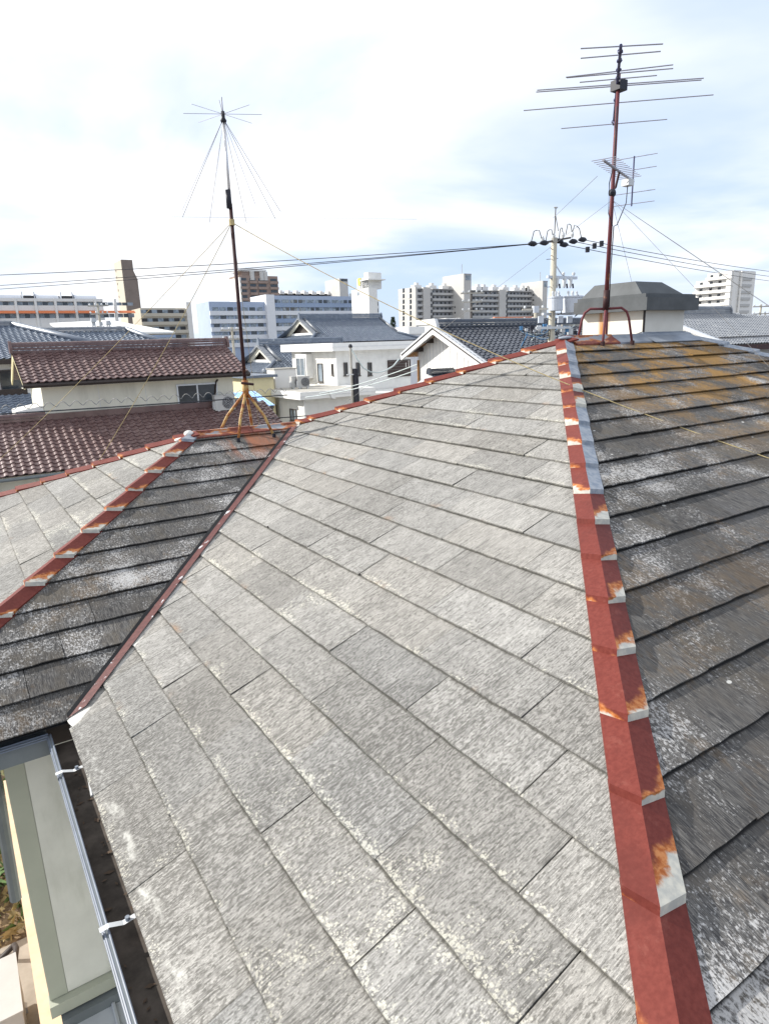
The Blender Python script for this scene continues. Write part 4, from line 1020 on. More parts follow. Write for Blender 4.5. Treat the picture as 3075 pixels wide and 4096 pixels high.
part('wall', MB().prism([(gw,fe+.6,GZ),(gw,fe+.6,gzr-gp_*(gyr-fe-.6)-.12),(gw,gyr,gzr-.12),(gw,bk-.55,gzr-bp_*(bk-.55-gyr)-.12),(gw,bk-.55,GZ)], (gx1-gw-.4,0,0)), 'white_wall', gh)
for i in range(22): part('wall_batten', box((gw-.012,gyr-2.0+i*.22,gzr-1.62),(gw-.001,gyr-1.985+i*.22,gzr-.2-gp_*abs(gyr-2.0+i*.22-gyr))), 'shade_white', gh)
part('downpipe', MB().tube([(gw-.05,bk-.6,gzr-bp_*(bk-gyr)-.25),(gw-.05,bk-.6,GZ)], .05, 8), 'wood', gh)
part('gutter', MB().tube([(gx0,bk+.05,gzr-bp_*(bk-gyr)-.05),(gx1,bk+.05,gzr-bp_*(bk-gyr)-.05)], .07, 8), 'white_paint', gh)
for a, b in ((600,755),(685,855)):
    p = atX(*z3(a,b*1.0), gw); part('wall_vent', MB().tube([p-XV*.06, p+XV*.01], .06, 10), 'dark_frame', gh)
p = atX(*z3(610,890), gw); part('wall_vent_grille', box((gw-.04,p.y-.3,p.z-.12),(gw,p.y+.3,p.z+.12)), 'dark_frame', gh)
# small gabled porch roof in front of the white gable wall
p = atX(*z3(365,905), gw-1.2)
ph = root('porch_roof', (p.x,p.y,GZ), 'small dark tiled porch roof against the white gable wall', 'porch')
s = MB(); L_ = 1.15
for sg in (-1,1): part('roof_slope', MB().prism([(p.x,p.y,p.z),(p.x,p.y+1.7*sg,p.z-.75),(p.x,p.y+1.7*sg,p.z-.83),(p.x,p.y,p.z-.08)], (L_,0,0)), 'tile_black', ph)
for sg in (-1,1): part('bargeboard', MB().prism([(p.x-.06,p.y,p.z-.02),(p.x-.06,p.y+1.75*sg,p.z-.80),(p.x-.06,p.y+1.75*sg,p.z-.95),(p.x-.06,p.y,p.z-.22)], (.05,0,0)), 'porcelain', ph)
tile_ridge(ph, (p.x,p.y,p.z), (p.x+L_,p.y,p.z), 'tile_black', .14, .10, (1,0), 2)
part('post', box((p.x+.1,p.y-1.4,GZ),(p.x+.2,p.y-1.3,p.z-.7)), 'wood', ph); part('post', box((p.x+.1,p.y+1.3,GZ),(p.x+.2,p.y+1.4,p.z-.7)), 'wood', ph)
# ---- right-hand tiled house
random.seed(43)
rh = root('silver_tiled_house', (38, 17, GZ), 'silvery grey tiled house at the right edge beyond the vent tower', 'house')
ye_ = 14.0; e1 = at(1569,745.5,ye_); rr = at(1574,668,ye_+4.4)
rp_ = (rr.z-.25-e1.z)/4.4
T = Tiled(rh, 'tile_silver')
T.slope((e1.x,ye_,e1.z), XV, YV, [(0,0),(26,0),(rr.x-e1.x+1.2,4.4),(0,4.4)] if False else [(0,0),(30,0),(30,1.0),(rr.x-e1.x,4.4),(0,4.4)], rp_, 1)
T.finish()
tile_ridge(rh, (e1.x-.0,ye_+4.4,e1.z+rp_*4.4), (rr.x,ye_+4.4,e1.z+rp_*4.4), 'tile_silver', .34, .16, (0,1), 3, True, .8)
part('verge', MB().prism([(e1.x-.10,ye_,e1.z+.10),(e1.x-.10,ye_+4.4,e1.z+rp_*4.4+.10),(e1.x-.10,ye_+4.4,e1.z+rp_*4.4-.05),(e1.x-.10,ye_,e1.z-.05)], (.28,0,0)), 'porcelain', rh)
part('bargeboard', MB().prism([(e1.x-.06,ye_,e1.z-.06),(e1.x-.06,ye_+4.4,e1.z+rp_*4.4-.06),(e1.x-.06,ye_+4.4,e1.z+rp_*4.4-.5),(e1.x-.06,ye_,e1.z-.4)], (.1,0,0)), 'apt_beige', rh)
part('fascia', box((e1.x,ye_-.03,e1.z-.30),(e1.x+30,ye_+.05,e1.z-.03)), 'rust_pipe', rh)
part('wall', MB().box((e1.x+.7,ye_+.7,GZ),(e1.x+28,ye_+8,e1.z)).prism([(e1.x+.7,ye_+.7,e1.z-.1),(e1.x+.7,ye_+4.4,e1.z+rp_*4.4-.2),(e1.x+.7,ye_+8,e1.z-.1)], (12,0,0)), 'apt_beige', rh)
for i in range(14): part('gable_batten', box((e1.x+.66,ye_+.9+i*.28,e1.z-1.0),(e1.x+.69,ye_+.94+i*.28,e1.z+.05+rp_*min(.9+i*.28-.7,6.6-i*.28))), 'dark_frame', rh)
part('back_roof', MB().face([(e1.x,ye_+4.4,e1.z+rp_*4.4),(rr.x,ye_+4.4,e1.z+rp_*4.4),(rr.x+4,ye_+8.8,e1.z),(e1.x,ye_+8.8,e1.z)]), 'tile_silver', rh)
part('snow_guard', MB().tube([(e1.x+.5,ye_+.7,e1.z+rp_*.7+.10),(e1.x+29,ye_+.7,e1.z+rp_*.7+.10)], .03, 6), 'dark_frame', rh)
part('lower_roof', box((e1.x-1,ye_-2.4,e1.z-1.25),(e1.x+30,ye_+.6,e1.z-1.1)), 'concrete', rh)

# ================================================================== far buildings
def za(a, b): return (1560+a/2.373)/SC, (1060+b/2.373)/SC
def zb(a, b): return (850+a/2.373)/SC, (1050+b/2.373)/SC
def z8(a, b): return (0+a/1.8456)/SC, (1030+b/1.8456)/SC
def zr_(a, b): return (2680+a/4.205)/SC, (1050+b/4.205)/SC
def dep(q, Z): return CAM + ray(*q)*Z
FH = 2.8
def balcony_front(rt, x0, x1, yf, ztop, zbot, nwin, bal='apt_bal', wall='apt_grey', fh=FH, rec=1.3):
    """recessed gallery floors between solid walls, facing -y"""
    part('gallery_wall', box((x0,yf+rec,zbot),(x1,yf+rec+.2,ztop)), wall, rt)  # darker grey puts the shade of the recess into the wall colour
    z = ztop-.35; k = 0
    part('parapet_beam', box((x0,yf,ztop-.35),(x1,yf+rec,ztop)), bal, rt)
    while z-fh > zbot:
        part('balcony', MB().box((x0,yf-.02,z-fh),(x1,yf+.13,z-fh+1.15)).box((x0,yf+.14,z-fh-.02),(x1,yf+rec-.01,z-fh+.14)), bal, rt)
        for i in range(nwin):
            w = (x1-x0)/nwin; far_window(rt, (x0+w*(i+.35+.12*(k%2)),yf+rec,z-fh+1.55), XV, -YV, w*.38, 1.5, 'recess_dark' if (i+k)%3 else 'glass')
        z -= fh; k += 1
# ---- long apartment slab in the middle
p = dep(za(240,205), 330); yf = p.y; zt = p.z; xL = p.x
ap = root('apartment_slab', (xL+40,yf+6,GZ), 'long beige eleven-storey apartment slab with two tall stair towers in the distance', 'apartment block')
yB = atX(*za(75,205), xL).y
X = lambda a: at(*za(a,300), yf).x
zb_ = -4
part('end_wall', box((xL,yf,zb_),(X(258),yB,zt)), 'apt_beige', ap)
for r_ in range(9):
    for a in (125,192):
        c = atX(*za(a,240+53*r_), xL); f = far_window(ap, (xL,c.y,c.z), -YV, -XV, 2.2, 2.0, 'glass'); part('window_box', MB().obox((xL-.12,c.y+.9,c.z),(YV,XV,ZV),(.5,.10,.9)), 'apt_cream', f)
balcony_front(ap, X(258), X(310), yf, zt-.6, zb_, 2)
part('wall_panel', box((X(310),yf-.6,zb_),(X(375),yB,zt-.1)), 'apt_beige', ap)
for r_ in range(9): part('stair_landing', box((X(376),yf+.4,zt-2.6-FH*r_),(X(404),yf+2.2,zt-1.4-FH*r_)), 'apt_bal', ap)
part('stair_back', box((X(375),yf+2.4,zb_),(X(405),yB,zt-.8)), 'recess_dark', ap)
balcony_front(ap, X(405), X(600), yf, zt-.6, zb_, 5)
part('body', box((X(258),yf+1.6,zb_),(X(600),yB,zt-.7)), 'apt_grey', ap)
def tower(rt, a0, a1, a2, btop, zlow):
    xt = X(a0); yt = atX(*za(a1,300), xt).y; x2 = at(*za(a2,300), yt).x; tz = at(*za(a1,btop), yt).z
    part('stair_tower', box((xt,yt,zlow),(x2,yf+9,tz)), 'apt_beige', rt)
    part('tower_louvre', box((xt+1.0,yt-.1,tz-3.2),(x2-.6,yt,tz-.8)), 'glass_pale', rt); part('tower_trim', box((xt+.05,yt-.14,tz-.5),(x2,yt-.02,tz)), 'apt_grey', rt)
    for k in range(8): far_window(rt, (xt,(yt+yf)/2+3,tz-16-FH*k if tz > zt+5 else zt-3-FH*k), -YV, -XV, 1.0, .8, 'recess_dark')
    part('lightning_rod', MB().tube([(xt+2,yt+4,tz),(xt+2,yt+4,tz+5)], .15, 5), 'concrete', rt)
    return x2
x2 = tower(ap, 600, 700, 770, 78, zb_)
balcony_front(ap, X(745), X(1030), yf, zt-.9, zb_, 7)
part('wall_panel', box((X(1030),yf-.6,zb_),(X(1092),yf+10,zt-.4)), 'apt_beige', ap)
for r_ in range(9): part('stair_landing', box((X(1093),yf+.4,zt-2.8-FH*r_),(X(1114),yf+2.2,zt-1.6-FH*r_)), 'apt_bal', ap)
part('stair_back', box((X(1092),yf+2.4,zb_),(X(1115),yf+9,zt-1)), 'recess_dark', ap)
balcony_front(ap, X(1115), X(1345), yf, zt-.9, zb_, 7)
part('body', box((X(745),yf+1.6,zb_),(X(1345),yf+10,zt-1.0)), 'apt_grey', ap)
tower(ap, 1350, 1445, 1490, 147, zb_)
for a in (530,850,905,1005,1105,1210,1280,1320,410,265):
    part('roof_tank', MB().box((X(a),yf+3,zt-1),(X(a)+4.5,yf+6,zt+1.2)).box((X(a)+1.4,yf+3.5,zt+1.2),(X(a)+3.2,yf+5.2,zt+2.4)), 'apt_cream', ap)
# ---- apartment block at the right
p = dep(zr_(1040,135), 283); yf2 = p.y; xc = p.x; zt2 = p.z
ra = root('stepped_apartment', (xc,yf2+10,GZ), 'sunlit white stepped apartment block beyond the silver tile roof at right', 'apartment block')
Yl = lambda a: atX(*zr_(a,300), xc).y
Xr = lambda a: at(*zr_(a,300), yf2).x
steps = ((1040,600,0),(600,540,1),(540,410,1.6),(410,370,3.5))
for k, (a0, a1, dn) in enumerate(((1040,600,0),(600,415,1),(415,372,2.6))):
    part('body', box((xc+1.0+(.01*k),Yl(a0)+.01*k,-6),(Xr(1412),Yl(a1),zt2-dn*FH*1.05)), 'apt_cream', ra)
    zz = zt2-.1-dn*FH*1.05; z_ = zt2
    for f in range(9):
        zf = zt2-.35-FH*(f+1)*.985
        if zf+1.2 > zz: continue
        part('balcony', MB().box((xc-.6,Yl(a0)+.1,zf),(xc-.45,Yl(a1)-.1,zf+1.2)).box((xc-.44,Yl(a0)+.1,zf-.05),(xc+1.0,Yl(a1)-.1,zf+.1)), 'apt_cream', ra)
        n_ = max(1, int((Yl(a1)-Yl(a0))/3.1))
        for i in range(n_): far_window(ra, (xc+1.0,Yl(a0)+(i+.5)*(Yl(a1)-Yl(a0))/n_,zf+1.75), -YV, -XV, 1.3, 1.15, 'glass' if (i*3+f)%4 else 'recess_dark')
part('end_wall', box((xc-.2,yf2-.05,-6),(xc+1.2,yf2+2.0,zt2+.1)), 'apt_cream', ra)
part('front_wall', box((xc+1.2,yf2-.02,-6),(Xr(1412)+.3,yf2+1.0,zt2+.3)), 'apt_beige', ra)
for f in range(9):
    zf = zt2-.6-FH*(f+1)*.985
    part('loggia', box((Xr(1150),yf2-.12,zf),(Xr(1340),yf2-.02,zf+2.0)), 'glass_pale', ra); part('balcony', box((Xr(1145),yf2-.9,zf-.3),(Xr(1345),yf2-.13,zf+.75)), 'apt_bal', ra)
    far_window(ra, (Xr(1095),yf2,zf+1.2), XV, -YV, 1.4, 1.3); far_window(ra, (Xr(1375),yf2,zf+1.2), XV, -YV, 1.0, 1.3)
part('drain_pipe', MB().tube([(Xr(1148),yf2-1.2,zt2),(Xr(1148),yf2-1.2,-4)], .45, 6), 'apt_cream', ra)
# ---- long white building with orange awnings at far left
p = dep(z8(0,290), 205); y3 = p.y; zt3 = p.z
lw = root('awning_building', (p.x+30,y3+8,GZ), 'long white low building with orange awnings and pale barrel roofs at far left', 'building')
X3 = lambda a: at(*z8(a,330), y3).x
Z3 = lambda b: at(*z8(300,b), y3).z
part('body', box((X3(-60),y3+.8,GZ),(X3(760),y3+16,Z3(302))), 'apt_cream', lw)
part('cornice', box((X3(-60),y3-.1,Z3(322)),(X3(760),y3+.8,Z3(300))), 'apt_cream', lw)
part('spandrel', box((X3(-60),y3+.1,Z3(390)),(X3(760),y3+.8,Z3(352))), 'apt_cream', lw)
part('spandrel', box((X3(-60),y3+.1,Z3(520)),(X3(760),y3+.8,Z3(446))), 'apt_cream', lw)
for i in range(-1, 6):
    a = -30+147*i
    part('column', box((X3(a+135),y3-.3,GZ),(X3(a+153),y3+.8,Z3(300))), 'apt_cream', lw)
    part('awning', MB().prism([(X3(a+155),y3+.1,Z3(391)),(X3(a+155),y3-1.2,Z3(409)),(X3(a+155),y3-1.2,Z3(412)),(X3(a+155),y3+.1,Z3(394))], (X3(a+280)-X3(a+155),0,0)), 'orange_awning', lw)
    for b0, b1 in ((326,350),(413,444)):
        for j in range(3):
            x0 = X3(a+158+j*41); far_window(lw, ((x0+X3(a+158+j*41+38))/2,y3+.75,(Z3(b0)+Z3(b1))/2), XV, -YV, X3(a+158+j*41+38)-x0, Z3(b0)-Z3(b1), 'glass_pale' if j != 1 else 'glass')
for a0, a1 in ((-40,165),(275,440),(560,720)):
    s = MB(); n_ = 10
    for i in range(n_+1):
        an = math.pi*i/n_; yy = y3+5-4*math.cos(an); z_ = Z3(300)+Z3(262)*0+ (Z3(258)-Z3(300))*math.sin(an)
        s.v += [(X3(a0),yy,z_),(X3(a1),yy,z_)]
    for i in range(n_): s.f.append((2*i,2*i+1,2*i+3,2*i+2))
    s.f.append(tuple(range(0,2*n_+2,2))); s.f.append(tuple(range(1,2*n_+2,2))); part('barrel_roof', s, 'office_pale', lw)
for a in (168,258,455,540): part('roof_fin', box((X3(a),y3+1,Z3(300)),(X3(a+9),y3+6,Z3(250))), 'office_pale', lw)
for a in (185,470): part('roof_hatch', box((X3(a),y3+1,Z3(300)),(X3(a+75),y3+3,Z3(278))), 'recess_dark', lw)
# ---- tan tower
p = dep(z8(890,15), 330); tt = root('tan_tower', (p.x,p.y,GZ), 'tall tan slab tower with one side coloured dark as shade and sloping shoulder', 'tower block')
yb3 = atX(*z8(836,15), p.x).y; xx = at(*z8(975,20), p.y).x; xs = at(*z8(1015,160), p.y).x; zs0 = at(*z8(978,95), p.y).z; zs1 = at(*z8(1013,160), p.y).z
part('shaft', box((p.x,p.y,GZ),(xx,yb3,p.z)), 'tan_block', tt)
part('shade_side', MB().prism([(p.x+.2,p.y-.3,-5),(xs,p.y-.3,-5),(xs,p.y-.3,zs1),(xx,p.y-.3,zs0),(xx,p.y-.3,p.z+.1),(p.x+.2,p.y-.3,p.z+.1)], (0,.28,0)), 'tan_dark', tt)  # dark panel colours in the shade of the side away from the sun
part('shoulder', MB().prism([(xx,p.y,-5),(xs,p.y,-5),(xs,p.y,zs1),(xx,p.y,zs0)], (0,8,0)), 'tan_block', tt)
for k in range(6): far_window(tt, (p.x,yb3-3,p.z-4-3.2*k), -YV, -XV, 1.2, 1.0, 'tan_dark')
# ---- tan apartment behind the brown roof
p = dep(z8(1050,370), 230); tn = root('tan_apartment', (p.x+20,p.y+8,GZ), 'tan apartment building with rows of balconies behind the brown tile ridge', 'apartment block')
Xn = lambda a: at(*z8(a,450), p.y).x; zt4 = p.z; y4 = p.y
part('body', box((Xn(1050),y4+1.2,GZ),(Xn(1385),y4+14,zt4)), 'tan_block', tn)
part('pale_end', box((Xn(1385),y4,GZ),(Xn(1420),y4+14,zt4+2)), 'apt_cream', tn)
for f in range(6):
    z_ = zt4-2.9*(f+1); part('balcony', box((Xn(1052),y4,z_),(Xn(1383),y4+.2,z_+1.1)), 'tan_block', tn)
    for i in range(8): far_window(tn, (Xn(1072+40*i),y4+1.2,z_+1.7), XV, -YV, 1.9, 1.2, 'recess_dark' if (i+f)%2 else 'glass_pale')
# ---- white low roof and rooftop clutter in front of it
p = dep(z8(860,505), 95); wl = root('white_low_roof', (p.x,p.y,GZ), 'low building with bright white sloping roof behind the brown ridge', 'building')
a_, b_, c_, d_ = at(*z8(480,520),p.y), at(*z8(900,500),p.y+6), at(*z8(1290,548),p.y), at(*z8(500,575),p.y)
part('roof', MB().prism([(a_.x,p.y,d_.z+.1),(c_.x,p.y,c_.z-.2),(c_.x,p.y+14,c_.z+.5),(b_.x,p.y+14,b_.z+.9),(a_.x,p.y+14,a_.z+1.0)], (0,0,.25)), 'white_paint', wl)
part('wall', box((a_.x+.3,p.y+.3,GZ),(c_.x-.3,p.y+13,d_.z-.3)), 'office_pale', wl); part('fascia', box((a_.x,p.y-.1,d_.z-.55),(c_.x,p.y+.2,d_.z-.15)), 'office_blue2', wl)
for i, (a, b0, b1) in enumerate(((690,475,600),(800,495,560),(880,535,605))):
    q0, q1 = at(*z8(a,b0),60), at(*z8(a,b1),60)
    tg = root('roof_flue', (q0.x,60,GZ), ('double grey flue pipe','slim grey flue pipe','short black flue pipe')[i]+' rising above the brown tile ridge', 'flue', 'flues beyond the brown ridge')
    for k in range(2 if i == 0 else 1): part('pipe', MB().tube([(q0.x+.6*k,60,GZ),(q0.x+.6*k,60,q0.z)], .16, 8), 'sheet_roof' if i < 2 else 'insul_black', tg)
    part('cowl', MB().tube([(q0.x,60,q0.z),(q0.x,60,q0.z+.35)], [.28,.2], 8), 'sheet_roof' if i < 2 else 'insul_black', tg)
# ---- blue office block
p = dep(zb(575,310), 270); y5 = p.y; zt5 = p.z
of = root('blue_office', (p.x+25,y5+8,GZ), 'long pale blue office block with ribbon windows behind the tiled houses', 'office block')
X5 = lambda a: at(*zb(a,400), y5).x
Z5 = lambda b: at(*zb(575,b), y5).z
part('body', box((X5(575),y5+.5,GZ),(X5(1400),y5+16,Z5(310))), 'office_blue', of)
part('left_body', box((X5(-30),y5+.5,GZ),(X5(500),y5+16,Z5(372))), 'office_blue', of)
part('stair_tower', box((X5(498),y5-1.5,GZ),(X5(577),y5+15,Z5(305))), 'office_pale', of)
fh5 = Z5(350)-Z5(425)
for f in range(6):
    zc_ = Z5(364)-fh5*f
    part('spandrel', box((X5(577),y5-.05,zc_-fh5+1.0 if False else zc_-fh5*.78),(X5(1365),y5+.5,zc_-fh5*.24)), 'office_blue2' if f % 2 == 0 else 'office_pale', of)
    n_ = 10 if f < 4 else 10
    for i in range(n_):
        a = 585+79*i; 
        for j in range(2): far_window(of, ((X5(a+35*j)+X5(a+35*j+31))/2,y5+.42,zc_), XV, -YV, X5(a+31)-X5(a), fh5*.42, 'glass_pale' if (i+j+f)%3 else 'glass')
    if f > 0:
        part('spandrel', box((X5(-30),y5-.05,zc_-fh5*.78),(X5(498),y5+.5,zc_-fh5*.24)), 'office_pale', of)
        for i in range(7): far_window(of, ((X5(0+70*i)+X5(56+70*i))/2,y5+.42,zc_), XV, -YV, X5(56)-X5(0), fh5*.42, 'glass_pale' if (i+f)%3 else 'glass')
# ---- brown apartment
p = dep(zb(250,48), 345); y6 = p.y; zt6 = p.z; bp = root('brown_apartment', (p.x+20,y6+8,GZ), 'brown brick apartment block with stepped penthouse beyond the blue office', 'apartment block')
X6 = lambda a: at(*zb(a,120), y6).x
Z6 = lambda b: at(*zb(400,b), y6).z
part('end_wall', box((p.x-.2,y6,GZ),(p.x+.6,atX(*zb(150,150),p.x).y,Z6(140))), 'apt_cream', bp)
part('body', box((p.x,y6+1.2,GZ),(X6(625),y6+15,Z6(120))), 'brick_brown', bp); part('penthouse', box((p.x+2,y6+2,Z6(120)),(X6(520),y6+13,Z6(62))), 'brick_brown', bp)
part('penthouse_roof', MB().prism([(X6(255),y6+1,Z6(70)),(X6(330),y6+1,Z6(48)),(X6(520),y6+1,Z6(60)),(X6(520),y6+1,Z6(75)),(X6(255),y6+1,Z6(82))], (0,12,0)), 'apt_cream', bp)
for f in range(5):
    z_ = Z6(140)-2.95*f
    for a0, a1 in ((262,330),(350,420),(430,520),(545,622)):
        part('balcony', box((X6(a0),y6,z_-2.9),(X6(a1),y6+.3,z_-1.7)), 'brick_brown', bp); far_window(bp, ((X6(a0)+X6(a1))/2,y6+1.2,z_-.9), XV, -YV, (X6(a1)-X6(a0))*.8, 1.3, 'glass')
for a in (385,475,510): part('penthouse_column', MB().tube([(X6(a),y6+1.5,Z6(165)),(X6(a),y6+1.5,Z6(80))], 1.3, 10), 'apt_beige', bp)
# ---- white rooftop row and its lift tower
p = dep(zb(640,262), 380); y7 = p.y; wr_ = root('white_roof_row', (p.x+30,y7+8,GZ), 'row of white rooftop sheds of an apartment block above the blue office', 'apartment block')
X7 = lambda a: at(*zb(a,290), y7).x
Z7 = lambda b: at(*zb(800,b), y7).z
part('body', box((X7(630),y7+1,GZ),(X7(1300),y7+14,Z7(292))), 'apt_grey', wr_)
for a in range(640, 1100, 76): part('roof_shed', MB().box((X7(a),y7,Z7(300)),(X7(a+44),y7+8,Z7(276))).box((X7(a+10),y7+1,Z7(276)),(X7(a+30),y7+5,Z7(262))), 'apt_cream', wr_)
for i in range(12): far_window(wr_, (X7(655+38*i),y7+1,Z7(303)), XV, -YV, 3.0, 1.6, 'recess_dark')
xt = X7(1118); yt = atX(*zb(1205,200), xt).y if True else y7
part('lift_tower', box((xt,yt,GZ),(at(*zb(1285,200),yt).x,y7+6,Z7(158))), 'apt_beige', wr_)
part('tower_louvre', box((xt+1,yt-.1,Z7(185)),(at(*zb(1280,200),yt).x,yt,Z7(162))), 'glass', wr_)
# ---- white industrial tower with yellow sign
p = dep(zb(1480,238), 250); y8 = p.y; wt = root('white_sign_tower', (p.x,p.y,GZ), 'bright white windowless tower block with rooftop turret and small yellow sign', 'building')
yb8 = atX(*zb(1315,238), p.x).y; X8 = lambda a: at(*zb(a,300), y8).x; Z8 = lambda b: at(*zb(1480,b), y8).z
part('body', box((p.x,y8,GZ),(X8(1562),yb8,p.z)), 'white_wall', wt); part('annex', box((X8(1562),y8+2,GZ),(X8(1603),y8+14,Z8(352))), 'white_wall', wt)
for b in (385,450): 
    for a in (1572,1585): far_window(wt, (X8(a),y8+2,Z8(b)), XV, -YV, .9, 1.4, 'glass')
Yt = lambda a: atX(*zb(a,200), p.x+2).y
part('turret', box((p.x+2,Yt(1480),p.z),(p.x+8,Yt(1440),Z8(80))), 'white_wall', wt); part('turret', box((p.x+2,Yt(1430),p.z),(p.x+7,Yt(1372),Z8(125))), 'white_wall', wt)
part('sign', box((p.x+1.7,Yt(1410),Z8(195)),(p.x+2,Yt(1385),Z8(122))), 'yellow_sign', wt)
for a in (1425,1445,1465,1485): part('frame_post', MB().tube([(p.x+1,Yt(a),p.z),(p.x+1,Yt(a),Z8(165))], .22, 5), 'apt_grey', wt)
for b in (165,195): part('frame_rail', MB().tube([(p.x+1,Yt(1425),Z8(b)),(p.x+1,Yt(1490),Z8(b))], .2, 5), 'apt_grey', wt)
part('turret_deck', box((p.x,Yt(1520),Z8(160)),(p.x+8,Yt(1440),Z8(150))), 'white_wall', wt)
for a in (1345,1420): far_window(wt, (p.x,Yt(a),Z8(280)), -YV, -XV, 1.4, 1.2, 'glass_pale')
# ---- low white buildings before the slab
for i, (a0, a1, b0, b1, Z, lab, mt_) in enumerate(((530,663,502,575,120,'small white flat building with strip windows before the apartment slab','white_paint'),(990,1362,500,590,110,'plain white windowless wall of a low building before the slab','white_paint'),(175,330,585,640,85,'pale grey rooftop plant boxes left of the white gable','office_pale'),(660,780,535,590,130,'glazed low building between two white roofs','apt_cream'))):
    p, q = dep(za(a0,b0), Z), None; x1_ = at(*za(a1,b0), p.y).x; zl = at(*za(a0,b1), p.y).z
    lo = root('low_building', ((p.x+x1_)/2,p.y+4,GZ), lab, 'building')
    part('wall', box((p.x+.3,p.y+.3,GZ),(x1_-.3,p.y+9,p.z-.1)), mt_, lo); part('roof_slab', box((p.x,p.y,p.z-.9 if i != 1 else p.z-.4),(x1_,p.y+9.3,p.z)), 'white_paint', lo)
    if i in (0,3):
        for k in range(4): far_window(lo, (p.x+(x1_-p.x)*(k+.5)/4,p.y+.3,p.z-1.9), XV, -YV, (x1_-p.x)/4*.8, 1.2, 'glass_pale')
    if i == 1: part('coping', box((p.x,p.y-.1,p.z),(x1_,p.y+.4,p.z+.15)), 'orange_awning', lo)
# dark tile roof behind the gable house's ridge, right of the pole
p, q = at((2050+620/4.02)/SC,(850+1690/4.02)/SC,24), at((2050+1200/4.02)/SC,(850+1700/4.02)/SC,24)
dk = root('dark_ridge_house', ((p.x+q.x)/2,26,GZ), 'dark tiled roof peeping between the utility pole and vent tower', 'house')
T = Tiled(dk, 'tile_black'); random.seed(51)
T.slope((p.x,24,p.z-1.0), XV, YV, [(0,0),(q.x-p.x+6,0),(q.x-p.x+6,2.4),(0,2.4)], .42); T.finish()
part('wall', box((p.x+.3,24.6,GZ),(q.x+5,29,p.z-.8)), 'white_wall', dk)
# grey plain roofs filling the middle distance
for i, (x0, y0, w, d, hh, lab) in enumerate(((2,62,9,8,5.6,'beige low house far behind the small hip-and-gable roof'),(-20,60,14,9,6.0,'plain grey house behind the left edge roofs'),(56,40,14,9,6.2,'grey hipped house behind the black tile roof'),(75,50,12,10,6.0,'pale house between pole and stepped apartment'),(110,40,14,10,5.4,'low pale house right of the stepped apartment'))):
    hb = root('background_house', (x0+w/2,y0+d/2,GZ), lab, 'house')
    part('wall', box((x0,y0,GZ),(x0+w,y0+d,GZ+hh)), 'cream_wall' if i%2 == 0 else 'shade_white', hb)
    s = MB(); e = .5; z0 = GZ+hh; a = [(x0-e,y0-e,z0),(x0+w+e,y0-e,z0),(x0+w+e,y0+d+e,z0),(x0-e,y0+d+e,z0)]; t1, t2 = (x0+d/2,y0+d/2,z0+d*.22), (x0+w-d/2,y0+d/2,z0+d*.22)
    s.v = a+[t1,t2]; s.f = [(0,1,5,4),(1,2,5),(2,3,4,5),(3,0,4),(3,2,1,0)]; part('roof', s, 'tile_blue', hb)
    for k in range(3): window(hb, (x0+w*(k+.5)/3,y0,GZ+hh-1.3), XV, -YV, 1.6, 1.1, 2)
# conifer
p = dep(((1280+1150/3.955)/SC,(1250+60/3.955)/SC), 120); random.seed(61)
cf = root('conifer_tree', (p.x,p.y,GZ), 'dark pointed conifer left of the apartment slab', 'tree')
part('trunk', MB().tube([(p.x,p.y,GZ),(p.x,p.y,p.z-.5)], [.3,.05], 8), 'bark', cf)
s = MB(); hc = p.z-GZ
for k in range(1500):
    t_ = random.random()**.8; z_ = GZ+1.5+(hc-1.5)*t_; rad = (1-t_)*2.6*random.uniform(.35,1)+.1; an = random.uniform(0,6.28)
    c = Vector((p.x+rad*math.cos(an),p.y+rad*math.sin(an),z_-rad*.25)); d = Vector((math.cos(an),math.sin(an),-.35+random.uniform(-.3,.3)))*random.uniform(.25,.5); e = Vector((-math.sin(an),math.cos(an),random.uniform(-.4,.4)))*random.uniform(.1,.2)
    s.face([c-e, c+d, c+e])
part('crown', s, 'leaf_dark', cf)

# ================================================================== poles and wires
ux_, uy_ = 13.12, 12.3
up = root('utility_pole', (ux_,uy_,GZ), 'concrete utility pole with two grey transformers and black insulators behind the ridge', 'utility pole')
part('shaft', MB().tube([(ux_,uy_,GZ),(ux_,uy_,3.15)], [.17,.095], 14), 'pole_concrete', up, smooth=True)
part('top_cap', MB().tube([(ux_,uy_,3.13),(ux_,uy_,3.28)], .105, 12), 'concrete', up)
U_ = Vector((.83,-.55,0)); Vv = Vector((.55,.83,0))     # across / along the view of the pole
def upt(x, y): return at(x, y, uy_)
part('top_rod', MB().tube([(ux_,uy_,3.2),(ux_+.02,uy_,4.2)], .018, 6), 'dark_frame', up)
part('rod_brace', MB().tube([(ux_+.18,uy_,3.5),(ux_+.02,uy_,4.0)], .012, 6), 'dark_frame', up)
part('rod_insulator', lump((ux_+.02,uy_,4.22), .06, 2, (1.6,1,.5)), 'porcelain', up)
part('top_arm', MB().tube([upt(1172,524), upt(1232,513)], .035, 6), 'dark_frame', up)
for (x, y) in ((1150,526),(1175,524),(1207,520),(1258,517),(1238,521),(1218,528)):
    c = upt(x, y); part('line_insulator', MB().tube([c-XV*.18-ZV*.02, c-XV*.06, c+XV*.08, c+XV*.2], [.04,.085,.085,.03], 8), 'insul_black', up, smooth=True)
